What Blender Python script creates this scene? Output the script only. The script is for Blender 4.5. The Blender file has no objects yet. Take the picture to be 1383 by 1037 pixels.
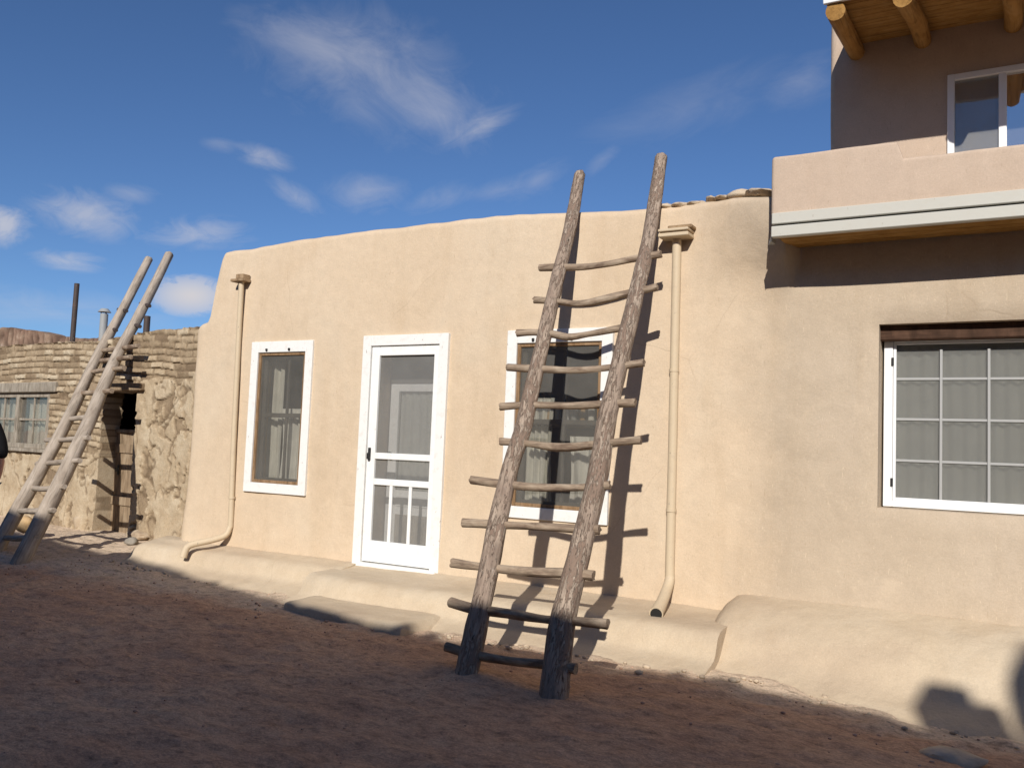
import bpy, bmesh, math, random
from mathutils import Vector, Matrix, noise
random.seed(7)
scene = bpy.context.scene
C = scene.collection
H = 1.45                      # eye height above the ground
R = math.radians

# ------------------------------------------------------------------ camera
CX, CY, F = 691.5, 518.5, 1200.0          # measured from the photograph (1383 x 1037)
yaw, pitch, roll = R(-30.084), R(4.252), R(2.304)
fw = Vector((math.sin(yaw) * math.cos(pitch), math.cos(yaw) * math.cos(pitch), math.sin(pitch)))
r0 = Vector((math.cos(yaw), -math.sin(yaw), 0)); u0 = r0.cross(fw)
rt = math.cos(roll) * r0 + math.sin(roll) * u0
up = -math.sin(roll) * r0 + math.cos(roll) * u0
EYE = Vector((0, 0, H))

def ray(px, py):
    return fw + (px - CX) / F * rt - (py - CY) / F * up
def at_plane(px, py, p, n):
    d = ray(px, py); return EYE + d * ((p - EYE).dot(n) / d.dot(n))
def at_y(px, py, y):
    return at_plane(px, py, Vector((0, y, 0)), Vector((0, 1, 0)))
def at_z(px, py, z):
    return at_plane(px, py, Vector((0, 0, z)), Vector((0, 0, 1)))

cam = bpy.data.cameras.new('camera'); camo = bpy.data.objects.new('camera', cam); C.objects.link(camo)
m3 = Matrix((rt, up, -fw)).transposed()
camo.matrix_world = Matrix.Translation(EYE) @ m3.to_4x4()
cam.sensor_fit = 'HORIZONTAL'; cam.sensor_width = 36; cam.lens = F / 1383 * 36
cam.clip_start = .05; cam.clip_end = 2000
scene.camera = camo

# ------------------------------------------------------------------ light
SUN = Vector((-.335, 1, -.604)).normalized()      # direction the light travels
sl = bpy.data.lights.new('sun', 'SUN'); so = bpy.data.objects.new('sun', sl); C.objects.link(so)
sl.energy = 4.6; sl.angle = R(.53); sl.color = (1, .95, .88)
so.rotation_euler = SUN.to_track_quat('-Z', 'Y').to_euler()

# ------------------------------------------------------------------ node helpers
class NT:
    def __init__(s, tree): s.t = tree; s.n = tree.nodes; s.l = tree.links
    def add(s, typ, **kw):
        nd = s.n.new(typ)
        for k, v in kw.items():
            if k == 'inp':
                for i, val in v.items():
                    if hasattr(val, 'is_output') or isinstance(val, bpy.types.NodeSocket): s.l.new(val, nd.inputs[i])
                    else: nd.inputs[i].default_value = val
            else: setattr(nd, k, v)
        return nd
    def math(s, op, a, b=None, clamp=False):
        nd = s.n.new('ShaderNodeMath'); nd.operation = op; nd.use_clamp = clamp
        for i, v in enumerate((a, b)):
            if v is None: continue
            if isinstance(v, bpy.types.NodeSocket): s.l.new(v, nd.inputs[i])
            else: nd.inputs[i].default_value = v
        return nd.outputs[0]
    def mapping(s, vec, scale=(1, 1, 1), loc=(0, 0, 0), rot=(0, 0, 0)):
        return s.add('ShaderNodeMapping', inp={0: vec, 1: loc, 2: rot, 3: scale}).outputs[0]
    def noise(s, vec, scale, detail=4, rough=.55, dist=0):
        nd = s.add('ShaderNodeTexNoise', inp={'Vector': vec, 'Scale': scale, 'Detail': detail, 'Roughness': rough, 'Distortion': dist})
        return nd.outputs[0]
    def ramp(s, fac, stops, interp='LINEAR'):
        nd = s.add('ShaderNodeValToRGB', inp={0: fac}); cr = nd.color_ramp; cr.interpolation = interp
        while len(cr.elements) < len(stops): cr.elements.new(.5)
        for e, (p, c) in zip(cr.elements, stops):
            e.position = p; e.color = (*c, 1) if len(c) == 3 else c
        return nd.outputs[0]
    def mix(s, fac, a, b, mode='MIX'):
        nd = s.n.new('ShaderNodeMix'); nd.data_type = 'RGBA'; nd.blend_type = mode
        for i, v in ((0, fac), (6, a), (7, b)):
            if isinstance(v, bpy.types.NodeSocket): s.l.new(v, nd.inputs[i])
            else: nd.inputs[i].default_value = v if i == 0 else (*v, 1)
        return nd.outputs[2]
    def bump(s, hgt, strength, dist, normal=None):
        nd = s.add('ShaderNodeBump', inp={'Strength': strength, 'Distance': dist, 'Height': hgt})
        if normal is not None: s.l.new(normal, nd.inputs['Normal'])
        return nd.outputs[0]

def new_mat(name):
    m = bpy.data.materials.new(name); m.use_nodes = True
    t = NT(m.node_tree); b = m.node_tree.nodes['Principled BSDF']
    b.inputs['Roughness'].default_value = .9
    b.inputs['Specular IOR Level'].default_value = .15
    return m, t, b
def objc(t): return t.add('ShaderNodeTexCoord').outputs['Object']
def g3(v): return (v, v, v)

def adobe(name, c1, c2, c3, stain=(.86, .82, .76), bump=.25, blend=None):
    m, t, b = new_mat(name); v = objc(t)
    n1 = t.noise(v, .75, 5, .6, .4)
    col = t.ramp(n1, [(.33, c1), (.5, c2), (.66, c3)])
    if blend:                                             # newer plaster takes over towards +X, ragged border
        sx = t.add('ShaderNodeSeparateXYZ', inp={0: v}).outputs[0]
        k = t.math('ADD', sx, t.math('MULTIPLY', t.math('SUBTRACT', t.noise(v, 1.6, 4, .6), .5), .8))
        k = t.math('MULTIPLY', t.math('ADD', k, 1.98), 2.4, True)
        col = t.mix(k, col, t.ramp(n1, [(.33, blend[0]), (.5, blend[1]), (.66, blend[2])]))
    n2 = t.noise(t.mapping(v, (1, 1, .13)), 4.2, 5, .62)                     # vertical wash of rain
    col = t.mix(t.ramp(n2, [(.5, g3(0)), (.72, g3(.38))]), col, stain, 'MULTIPLY')
    n3 = t.noise(v, 9, 5, .65)
    col = t.mix(1, col, t.ramp(n3, [(.25, g3(.93)), (.55, g3(1)), (.8, g3(1.04))]), 'MULTIPLY')
    n4 = t.noise(v, 90, 3, .7)
    col = t.mix(1, col, t.ramp(n4, [(.25, g3(.9)), (.7, g3(1.05))]), 'MULTIPLY')
    for k, rot in enumerate(((.3, .9, 0), (0, -.5, .4), (.8, .1, 0))):         # chopped straw in the mud
        fl = t.noise(t.mapping(v, (1, 1, .16), rot=rot, loc=(k * 3., k, 5)), 105, 2, .5)
        col = t.mix(t.ramp(fl, [(.70, g3(0)), (.73, g3(.38))]), col, (c3[0] * 1.16, c3[1] * 1.18, c3[2] * 1.15) if k < 2 else (c1[0] * .6, c1[1] * .55, c1[2] * .5))
    spots = t.noise(t.mapping(v, loc=(7, 3, 1)), 3.2, 3, .5, 1.0)
    col = t.mix(t.ramp(spots, [(.64, g3(0)), (.72, g3(.14))]), col, (min(c2[0] * 1.25, .8), min(c2[1] * 1.28, .75), min(c2[2] * 1.3, .7)))
    vc = t.add('ShaderNodeTexVoronoi', feature='DISTANCE_TO_EDGE', inp={'Vector': t.mix(.12, v, t.add('ShaderNodeTexNoise', inp={'Vector': v, 'Scale': 3.0}).outputs[1]), 'Scale': .55}).outputs[0]
    gate = t.ramp(t.noise(t.mapping(v, loc=(2, 9, 4)), .8, 2, .5), [(.55, g3(0)), (.6, g3(1))])
    crack = t.math('MULTIPLY', t.ramp(vc, [(0, g3(1)), (.0035, g3(0))]), gate)
    col = t.mix(t.math('MULTIPLY', crack, .18), col, (c1[0] * .55, c1[1] * .52, c1[2] * .5))
    t.l.new(col, b.inputs['Base Color'])
    nb = t.bump(t.noise(v, 7, 5, .6), bump, .03)
    nb = t.bump(t.noise(v, 130, 3, .7), bump * .8, .004, nb)
    nb = t.bump(crack, .3, .003, nb); nb.node.invert = True
    nb = t.bump(t.noise(t.mapping(v, (1, 1, 1.6), rot=(0, .4, 0)), 26, 4, .6, .8), bump * .7, .007, nb)
    t.l.new(nb, b.inputs['Normal']); b.inputs['Roughness'].default_value = .95
    return m

def wood(name, cols, along=(1, 1, .06), scale=60, bump=.6, rough=.85, bdist=.004):
    m, t, b = new_mat(name); v = objc(t)
    info = t.add('ShaderNodeObjectInfo').outputs['Random']
    vv = t.add('ShaderNodeVectorMath', operation='ADD', inp={0: v}); cmb = t.add('ShaderNodeCombineXYZ', inp={0: t.math('MULTIPLY', info, 13.), 1: t.math('MULTIPLY', info, 7.), 2: t.math('MULTIPLY', info, 31.)})
    t.l.new(cmb.outputs[0], vv.inputs[1]); v = vv.outputs[0]
    a = t.mapping(v, along)
    n1 = t.noise(a, scale, 5, .65, .6)
    n2 = t.noise(t.mapping(v, (1, 1, .35)), scale * .25, 4, .6, .5)
    col = t.ramp(n2, [(.3, cols[0]), (.5, cols[1]), (.68, cols[2])])
    col = t.mix(1, col, t.ramp(n1, [(.3, g3(.55)), (.5, g3(1)), (.75, g3(1.15))]), 'MULTIPLY')
    t.l.new(col, b.inputs['Base Color'])
    t.l.new(t.bump(n1, bump, bdist), b.inputs['Normal']); b.inputs['Roughness'].default_value = rough
    return m

def paint(name, col, dirt=(.5, .45, .38), amt=.35, rough=.55, scale=14):
    m, t, b = new_mat(name); v = objc(t)
    n = t.noise(v, scale, 6, .7, .3)
    c = t.mix(t.ramp(n, [(.52, g3(0)), (.75, g3(amt))]), col, dirt)
    chips = t.noise(t.mapping(v, (1, 1, .5), loc=(3, 1, 8)), 38, 3, .6)
    c = t.mix(t.ramp(chips, [(.69, g3(0)), (.71, g3(amt * 1.6 if amt < .6 else 1))]), c, (.3, .25, .19))
    t.l.new(c, b.inputs['Base Color']); b.inputs['Roughness'].default_value = rough
    b.inputs['Specular IOR Level'].default_value = .3
    t.l.new(t.bump(t.noise(v, 55, 4, .6), .2, .003), b.inputs['Normal'])
    return m

def glass(name, tint, refl=1.0, rough=.02, base_r=.05, dust=.04):
    m, t, b = new_mat(name); t.n.remove(b)
    out = t.n['Material Output']; v = objc(t)
    tr = t.add('ShaderNodeBsdfTransparent', inp={0: (*tint, 1)})
    gl = t.add('ShaderNodeBsdfGlossy', inp={0: (1, 1, 1, 1), 'Roughness': rough})
    t.l.new(t.bump(t.noise(v, 3.5, 2, .5), .12, .01), gl.inputs['Normal'])
    lw = t.add('ShaderNodeLayerWeight', inp={0: .25}).outputs[0]
    fac = t.math('ADD', t.math('MULTIPLY', lw, refl * .5), base_r * refl, True)
    mx = t.add('ShaderNodeMixShader', inp={0: fac, 1: tr.outputs[0], 2: gl.outputs[0]})
    df = t.add('ShaderNodeBsdfDiffuse', inp={0: (.55, .53, .49, 1)})
    dn = t.math('MULTIPLY', t.math('ADD', t.noise(v, 2.2, 5, .6), .45), dust)
    m2 = t.add('ShaderNodeMixShader', inp={0: dn, 1: mx.outputs[0], 2: df.outputs[0]})
    t.l.new(m2.outputs[0], out.inputs[0]); return m

def mesh_screen(name, col, cover):
    m, t, b = new_mat(name); t.n.remove(b); v = objc(t)
    tr = t.add('ShaderNodeBsdfTransparent')
    df = t.add('ShaderNodeBsdfDiffuse', inp={0: (*col, 1)})
    n = t.noise(v, 5, 4, .6)
    mx = t.add('ShaderNodeMixShader', inp={0: t.math('ADD', t.math('MULTIPLY', n, .18), cover - .09), 1: tr.outputs[0], 2: df.outputs[0]})
    t.l.new(mx.outputs[0], t.n['Material Output'].inputs[0]); return m

def cloth(name, col, var=.15, scale=8):
    m, t, b = new_mat(name); v = objc(t)
    n = t.noise(v, scale, 4, .6)
    c = t.mix(1, col, t.ramp(n, [(.3, g3(1 - var)), (.7, g3(1 + var * .4))]), 'MULTIPLY')
    t.l.new(c, b.inputs['Base Color'])
    t.l.new(t.bump(t.noise(v, 60, 2, .5), .2, .004), b.inputs['Normal']); return m

M = {}
RC = [(.455, .365, .268), (.475, .385, .285), (.50, .408, .308)]
M['adobe'] = adobe('adobe plaster', (.565, .44, .308), (.59, .467, .334), (.59, .48, .352), blend=RC)
M['adobe_r'] = M['adobe']
M['adobe_pink'] = adobe('pink tan stucco', (.485, .375, .285), (.51, .397, .305), (.53, .42, .325), stain=(.94, .91, .87), bump=.14)
M['bench'] = adobe('worn adobe bench', (.475, .375, .268), (.53, .428, .305), (.57, .475, .352), bump=.45)
M['adobe_street'] = adobe('street adobe', (.50, .39, .28), (.54, .43, .31), (.55, .45, .33))
M['white'] = paint('white paint', (.74, .73, .70), (.50, .44, .36), .42)
M['white_door'] = paint('white door paint', (.76, .76, .74), (.55, .50, .43), .30)
M['vinyl'] = paint('white vinyl', (.80, .80, .79), (.7, .68, .64), .12, .4)
M['grille'] = paint('grey white grille', (.36, .36, .35), (.3, .3, .28), .1)
M['cream'] = paint('cream paint', (.48, .465, .41), (.45, .40, .32), .3)
M['pipe'] = paint('tan pipe paint', (.54, .435, .30), (.42, .33, .24), .5, .6)
M['pipe_wood'] = wood('old tan wood', [(.20, .13, .075), (.32, .22, .13), (.38, .27, .17)], (.08, 1, 1), 60)
def bark(name, wood_c, bark_c, flake_c):
    m, t, b = new_mat(name); v = objc(t)
    info = t.add('ShaderNodeObjectInfo').outputs['Random']
    cmb = t.add('ShaderNodeCombineXYZ', inp={2: t.math('MULTIPLY', info, 31.)})
    v = t.add('ShaderNodeVectorMath', operation='ADD', inp={0: v, 1: cmb.outputs[0]}).outputs[0]
    fib = t.noise(t.mapping(v, (1, 1, .06)), 85, 5, .7)
    n1 = t.noise(t.mapping(v, (1, 1, .20)), 52, 6, .70, .8)
    n2 = t.noise(t.mapping(v, (1, 1, .24), loc=(4, 2, 9)), 66, 5, .68, .6)
    big = t.noise(t.mapping(v, (1, 1, .6)), 4.5, 3, .5)
    col = t.ramp(big, [(.3, wood_c[0]), (.5, wood_c[1]), (.7, wood_c[2])])
    col = t.mix(1, col, t.ramp(fib, [(.3, g3(.55)), (.55, g3(1)), (.75, g3(1.15))]), 'MULTIPLY')
    k1 = t.ramp(t.math('ADD', n1, t.math('MULTIPLY', t.math('SUBTRACT', big, .5), .5)), [(.50, g3(0)), (.55, g3(.9))])
    col = t.mix(k1, col, bark_c)
    k2 = t.ramp(n2, [(.60, g3(0)), (.66, g3(.6))])
    col = t.mix(k2, col, flake_c)
    dk = t.ramp(t.noise(t.mapping(v, (1, 1, .22), loc=(1, 7, 3)), 60, 4, .6), [(.30, g3(.75)), (.37, g3(0))])
    col = t.mix(dk, col, (.05, .03, .02))
    t.l.new(col, b.inputs['Base Color']); b.inputs['Roughness'].default_value = .9
    h = t.math('SUBTRACT', t.math('ADD', t.math('MULTIPLY', k1, .8), t.math('MULTIPLY', k2, .5)), t.math('MULTIPLY', dk, .9))
    nb = t.bump(h, .9, .008); t.l.new(t.bump(fib, .7, .004, nb), b.inputs['Normal'])
    return m
M['pole'] = bark('weathered pole', [(.27, .20, .155), (.36, .28, .215), (.43, .35, .275)], (.21, .145, .108), (.51, .43, .355))
M['pole_pale'] = wood('peeled pole', [(.26, .21, .165), (.36, .30, .24), (.43, .365, .30)], (1, 1, .05), 45, .7)
M['rung'] = wood('weathered rung', [(.15, .10, .07), (.28, .21, .15), (.38, .30, .22)], (1, 1, .08), 70, .8)
M['brown_frame'] = wood('brown window wood', [(.17, .10, .05), (.24, .15, .08), (.29, .19, .11)], (1, 1, .1), 60, .3)
M['grey_frame'] = wood('grey window wood', [(.20, .17, .13), (.29, .25, .20), (.36, .32, .26)], (1, 1, .1), 60, .4)
M['dark_sash'] = paint('dark sash', (.12, .11, .10), (.2, .18, .15), .3)
M['pine'] = wood('golden pine log', [(.27, .14, .04), (.35, .19, .058), (.41, .24, .085)], (1, 1, .06), 40, .35)
M['pine_board'] = wood('golden pine board', [(.27, .14, .04), (.34, .185, .055), (.39, .225, .078)], (.05, 1, 1), 34, .25)
M['plank_door'] = wood('old plank door', [(.17, .12, .075), (.27, .195, .125), (.34, .26, .175)], (1, 1, .07), 40, .7)
M['lintel'] = wood('dark brown lintel', [(.045, .025, .016), (.07, .038, .024), (.10, .055, .035)], (.07, 1, 1), 50, .4)
M['dark_metal'] = paint('sooty metal', (.06, .045, .04), (.16, .08, .05), .7, .6)
M['grey_metal'] = paint('galvanised metal', (.30, .31, .31), (.2, .18, .16), .4, .45)
M['black'] = paint('black iron', (.02, .02, .02), (.05, .04, .03), .2, .5)
M['glass'] = glass('old glass', (.82, .82, .80), .8, dust=.05)
M['glass_dusty'] = glass('glass behind a dusty storm screen', (.78, .77, .74), .6, dust=.10)
M['glass_sky'] = glass('coated glass', (.5, .52, .55), 1.2, .02, .45, dust=.10)
M['screen'] = mesh_screen('door insect screen', (.30, .295, .28), .32)
M['screen_grey'] = mesh_screen('window insect screen', (.24, .24, .225), .36)
M['curtain'] = cloth('pale curtain', (.78, .78, .76))
M['curtain_grey'] = cloth('grey curtain', (.74, .74, .70))
M['inner_white'] = paint('inner door paint', (.76, .75, .72), (.5, .47, .42), .3)
M['dark_room'] = cloth('dim room', (.06, .055, .05))
M['roof'] = adobe('roof dirt', (.33, .23, .17), (.37, .27, .2), (.40, .30, .22))

# ------------------------------------------------------------------ object helpers
def tag(o, label=None, cat=None, group=None, kind=None):
    if label: o['label'] = label
    if cat: o['category'] = cat
    if group: o['group'] = group
    if kind: o['kind'] = kind
    return o
def thing(name, label, cat, loc, group=None):
    o = bpy.data.objects.new(name, None); C.objects.link(o); o.location = loc
    o.empty_display_size = .2
    return tag(o, label, cat, group)
def wloc(o):
    v = Vector(o.location)
    return v
def link(name, bm, mat, parent=None, smooth=None, mw=None):
    me = bpy.data.meshes.new(name); bmesh.ops.recalc_face_normals(bm, faces=bm.faces[:])
    bm.to_mesh(me); bm.free(); me.materials.append(mat)
    o = bpy.data.objects.new(name, me); C.objects.link(o)
    if mw is not None: o.matrix_world = mw
    if parent is not None:
        o.parent = parent
        root = parent; inv = Matrix.Identity(4)
        chain = []
        while root is not None: chain.append(root); root = root.parent
        pm = Matrix.Identity(4)
        for q in reversed(chain):
            pm = pm @ q.matrix_parent_inverse @ q.matrix_basis
        o.matrix_parent_inverse = pm.inverted()
    if smooth is not None:
        me.polygons.foreach_set('use_smooth', [True] * len(me.polygons))
        if smooth > 0: me.set_sharp_from_angle(angle=R(smooth))
    return o
def box(bm, x0, x1, y0, y1, z0, z1, bev=.004, mw=None):
    r = bmesh.ops.create_cube(bm, size=1)
    vs = r['verts']
    for v in vs:
        v.co = Vector((x0 + (v.co.x + .5) * (x1 - x0), y0 + (v.co.y + .5) * (y1 - y0), z0 + (v.co.z + .5) * (z1 - z0)))
    if bev:
        es = list({e for v in vs for e in v.link_edges})
        rr = bmesh.ops.bevel(bm, geom=es, offset=bev, segments=1, affect='EDGES', clamp_overlap=True)
        vs = list({v for f in rr['faces'] for v in f.verts} | {v for v in vs if v.is_valid})
    if mw is not None:
        for v in vs: v.co = mw @ v.co
    return vs
def boxobj(name, dims, mat, parent=None, bev=.004):
    bm = bmesh.new()
    for d in (dims if isinstance(dims[0], (tuple, list)) else [dims]): box(bm, *d, bev=bev)
    return link(name, bm, mat, parent)
def nz(p, s=1.): return noise.noise(Vector(p) * s)

def tube(name, pts, radii, mat, parent=None, nseg=18, rough=.0, step=.04, smooth=50, endj=.0, seed=0., flat=None):
    """smooth tapered tube through 3-D points; mesh lies in a frame whose Z runs along it"""
    pts = [Vector(p) for p in pts]
    z = (pts[-1] - pts[0]).normalized(); x = z.orthogonal().normalized()
    fr = Matrix((x, z.cross(x), z)).transposed().to_4x4(); fr.translation = pts[0]
    inv = fr.inverted(); lp = [inv @ p for p in pts]
    P, RR = [], []                                        # Catmull-Rom
    n = len(lp)
    for i in range(n - 1):
        a, b, c, d = lp[max(i - 1, 0)], lp[i], lp[i + 1], lp[min(i + 2, n - 1)]
        k = max(2, int((c - b).length / step))
        for j in range(k):
            t = j / k
            P.append(.5 * ((2 * b) + (-a + c) * t + (2 * a - 5 * b + 4 * c - d) * t * t + (-a + 3 * b - 3 * c + d) * t ** 3))
            RR.append(radii[i] * (1 - t) + radii[i + 1] * t)
    P.append(lp[-1]); RR.append(radii[-1])
    bm = bmesh.new(); rings = []
    ref = Vector((1, 0, 0))
    for i, p in enumerate(P):
        tn = (P[min(i + 1, len(P) - 1)] - P[max(i - 1, 0)]).normalized()
        ax = (ref - tn * ref.dot(tn)).normalized(); ay = tn.cross(ax); ref = ax
        ring = []
        for k in range(nseg):
            a = 2 * math.pi * k / nseg
            dr = Vector((math.cos(a) * 1.6, math.sin(a) * 1.6, p.z * 2.2 + seed))
            r = RR[i] * (1 + rough * (1.1 * noise.noise(dr) + .7 * noise.noise(dr * Vector((2.6, 2.6, 2.0)).x)))
            if flat: q = ax * math.cos(a) * r * flat[0] + ay * math.sin(a) * r * flat[1]
            else: q = ax * math.cos(a) * r + ay * math.sin(a) * r
            if endj and i in (0, len(P) - 1): q = q + tn * endj * noise.noise(dr * 2)
            ring.append(bm.verts.new(p + q))
        rings.append(ring)
    for i in range(len(rings) - 1):
        for k in range(nseg):
            bm.faces.new((rings[i][k], rings[i][(k + 1) % nseg], rings[i + 1][(k + 1) % nseg], rings[i + 1][k]))
    bm.faces.new(rings[0][::-1]); bm.faces.new(rings[-1])
    return link(name, bm, mat, parent, smooth, mw=fr)

# ------------------------------------------------------------------ swept adobe walls
def plan(x0, x1, y, left=0., right=0., breaks=(), ds=.08, r=.1):
    """points (x, y, nx, ny) of a wall line seen from -Y; optional returns going back at its ends"""
    out = []
    if left:
        k = max(2, int((left - r) / .25))
        out += [(x0, y + left - (left - r) * i / k, -1, 0) for i in range(k)]
        for i in range(5):
            a = i / 5 * math.pi / 2
            out.append((x0 + r - r * math.cos(a), y + r - r * math.sin(a), -math.cos(a), -math.sin(a)))
    xa = x0 + (r if left else 0); xb = x1 - (r if right else 0)
    bp = sorted([xa, xb] + [b for b in breaks if xa < b < xb])
    for a, b in zip(bp, bp[1:]):
        k = max(1, int(math.ceil((b - a) / ds)))
        out += [(a + (b - a) * i / k, y, 0, -1) for i in range(k)]
    if not right: out.append((xb, y, 0, -1))
    if right:
        for i in range(6):
            a = i / 5 * math.pi / 2
            out.append((xb + r * math.sin(a), y + r - r * math.cos(a), math.sin(a), -math.cos(a)))
        k = max(2, int((right - r) / .25))
        out += [(x1, y + r + (right - r) * (i + 1) / k, 1, 0) for i in range(k)]
    return out

def swept(name, path, ztop, zbot, mat, parent, openings=(), rtop=.1, thick=.3, amp=.012, dz=.08, depth=.3, prof=None, seed=0, smooth=42, edge=.03):
    bm = bmesh.new()
    tops = [ztop(p[0], p[1]) + edge * (noise.noise(Vector((p[0] * 1.3, p[1] * 1.3, seed))) + .4 * noise.noise(Vector((p[0] * 5, p[1] * 5, seed)))) for p in path]
    zc = min(tops) - rtop - .04
    bz = sorted({zbot, zc, *[o[2] for o in openings], *[o[3] for o in openings if o[3] < zc]})
    rows = []
    for a, b in zip(bz, bz[1:]):
        k = max(1, int(math.ceil((b - a) / dz)))
        rows += [a + (b - a) * i / k for i in range(k)]
    nrow = len(rows)
    grid = []
    for ci, (x, y, nx, ny) in enumerate(path):
        col = []
        prof_z = [(z, 0) for z in rows]
        zt = tops[ci]; ze = zt - rtop
        for i in range(4): prof_z.append((zc + (ze - zc) * i / 4, 0))
        for i in range(6):
            a = i / 5 * math.pi / 2
            prof_z.append((ze + rtop * math.sin(a), rtop * (1 - math.cos(a))))
        prof_z.append((zt - .004, (rtop + thick) * .5)); prof_z.append((zt - .01, thick)); prof_z.append((zt - .3, thick))
        for z, ins in prof_z:
            off = amp * (1.1 * noise.noise(Vector((x * .9, y * .9, z * .9 + seed))) + .55 * noise.noise(Vector((x * 3.1, y * 3.1, z * 3.1 + seed))))
            if prof: off += prof(x, z)
            for o in openings:
                if len(o) > 5 and o[5]:
                    dx = max(o[0] - x, 0, x - o[1]); dzz = max(o[2] - z, 0, z - o[3]); d = math.hypot(dx, dzz)
                    if d < o[5]: off -= .5 * o[5] * (1 - d / o[5]) ** 2
            k = off - ins
            col.append(bm.verts.new((x + nx * k, y + ny * k, z)))
        grid.append(col)
    hole_edges = []
    for i in range(len(path) - 1):
        for j in range(len(grid[0]) - 1):
            xm = (path[i][0] + path[i + 1][0]) / 2
            zm = (rows[j] + (rows[j + 1] if j + 1 < nrow else zc)) / 2 if j < nrow else 1e9
            if path[i][3] < -.99 and path[i + 1][3] < -.99 and any(o[0] < xm < o[1] and o[2] < zm < o[3] for o in openings): continue
            bm.faces.new((grid[i][j], grid[i + 1][j], grid[i + 1][j + 1], grid[i][j + 1]))
    for o in openings:
        es = []
        for e in bm.edges:
            if len(e.link_faces) == 1 and all(o[0] - 1e-4 < v.co.x < o[1] + 1e-4 and o[2] - 1e-4 < v.co.z < o[3] + 1e-4 for v in e.verts): es.append(e)
        ex = bmesh.ops.extrude_edge_only(bm, edges=es)
        for v in ex['geom']:
            if isinstance(v, bmesh.types.BMVert): v.co.y += (o[4] if len(o) > 4 else depth)
    bm.verts.ensure_lookup_table()
    bmesh.ops.delete(bm, geom=[v for v in bm.verts if not v.link_faces], context='VERTS')
    return link(name, bm, mat, parent, smooth)

def lerp_table(tab):
    def f(x, *_):
        if x <= tab[0][0]: return tab[0][1]
        for (a, za), (b, zb) in zip(tab, tab[1:]):
            if x <= b: return za + (zb - za) * (x - a) / (b - a)
        return tab[-1][1]
    return f

# ------------------------------------------------------------------ ground
YF = 6.75                                             # plane of the street front
def sstep(a, b, x):
    t = min(1, max(0, (x - a) / (b - a))); return t * t * (3 - 2 * t)
def gz(x, y):
    z = .055
    z += .09 * sstep(-6.5, -10.5, x) * sstep(4.5, 7.2, y)
    z += .055 * math.exp(-((x + 2.98) ** 2 + (y - 4.75) ** 2) / .16)
    z -= .09 * sstep(-2.2, .0, x) * sstep(3.5, 6, y)
    return z
def ground():
    bm = bmesh.new()
    def axis(lo, hi, step, far):
        a = [lo + i * step for i in range(int((hi - lo) / step) + 1)]
        g = step; b = [a[-1]]
        while b[-1] < far: g *= 1.35; b.append(b[-1] + g)
        g = step; c = [a[0]]
        while c[-1] > -far: g *= 1.35; c.append(c[-1] - g)
        return c[:0:-1] + a + b[1:]
    xs = axis(-13, 2.2, .055, 900); ys = axis(1.6, 8.2, .055, 900)
    g = []
    for x in xs:
        col = []
        for y in ys:
            near = 1 if -14 < x < 4 and 0 < y < 9 else 0
            z = gz(x, y)
            if near:
                z += .016 * nz((x, y, 0), .9) + .013 * nz((x, y, 3), 2.7) + .020 * nz((x, y * 1.2, 5), 5) + .015 * nz((x * .7 + y * .4, y, 8), 13)
            col.append(bm.verts.new((x, y, z)))
        g.append(col)
    for i in range(len(xs) - 1):
        for j in range(len(ys) - 1):
            bm.faces.new((g[i][j], g[i + 1][j], g[i + 1][j + 1], g[i][j + 1]))
    m, t, b = new_mat('dry reddish dirt'); v = objc(t)
    n = t.noise(v, 1.1, 6, .65, .5)
    col = t.ramp(n, [(.3, (.48, .28, .175)), (.48, (.57, .345, .215)), (.62, (.59, .38, .245)), (.75, (.47, .335, .22))])
    sp = t.add('ShaderNodeSeparateXYZ', inp={0: v})
    wl = t.math('MULTIPLY', t.math('ADD', t.math('SUBTRACT', sp.outputs[1], 5.28), t.math('MULTIPLY', t.math('SUBTRACT', t.noise(v, 2.4, 4, .6), .5), .9)), 2.2, True)   # washed down plaster along the walls
    col = t.mix(t.math('MULTIPLY', wl, .95), col, (.62, .49, .36))
    n2 = t.noise(t.mapping(v, (1, 1.5, 1)), 13, 6, .7)
    col = t.mix(1, col, t.ramp(n2, [(.28, g3(.48)), (.5, g3(1)), (.75, g3(1.2))]), 'MULTIPLY')
    n3 = t.noise(v, 70, 4, .7)
    col = t.mix(1, col, t.ramp(n3, [(.3, g3(.7)), (.55, g3(1)), (.75, g3(1.25))]), 'MULTIPLY')
    t.l.new(col, b.inputs['Base Color'])
    nb = t.bump(t.noise(t.mapping(v, (1, 1.5, 1)), 9, 5, .65), .55, .035); nb = t.bump(t.noise(v, 48, 4, .7), .6, .012, nb)
    t.l.new(nb, b.inputs['Normal']); b.inputs['Roughness'].default_value = 1
    o = link('ground', bm, m, None, 0); tag(o, 'bare reddish dirt street in front of the adobe houses', kind='structure'); return o
ground()

def rock(name, c, s, mat, parent=None, seed=0, sub=3):
    bm = bmesh.new(); bmesh.ops.create_icosphere(bm, subdivisions=sub, radius=1)
    for v in bm.verts:
        q = v.co * 1.3 + Vector((seed, seed * 2, 0))
        k = 1 + .28 * noise.noise(q) + .13 * noise.noise(q * 2.7)
        v.co = Vector((v.co.x * s[0] * k, v.co.y * s[1] * k, v.co.z * s[2] * k)) + Vector(c)
    return link(name, bm, mat, parent, 60)
def stone_mat(name, a, b_, c):
    m, t, b = new_mat(name); v = objc(t)
    col = t.ramp(t.noise(v, 6, 5, .65), [(.3, a), (.5, b_), (.7, c)])
    t.l.new(col, b.inputs['Base Color']); t.l.new(t.bump(t.noise(v, 30, 4, .7), .6, .01), b.inputs['Normal']); return m
M['stone'] = stone_mat('tan stone', (.30, .22, .15), (.42, .33, .23), (.50, .41, .30))
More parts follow.
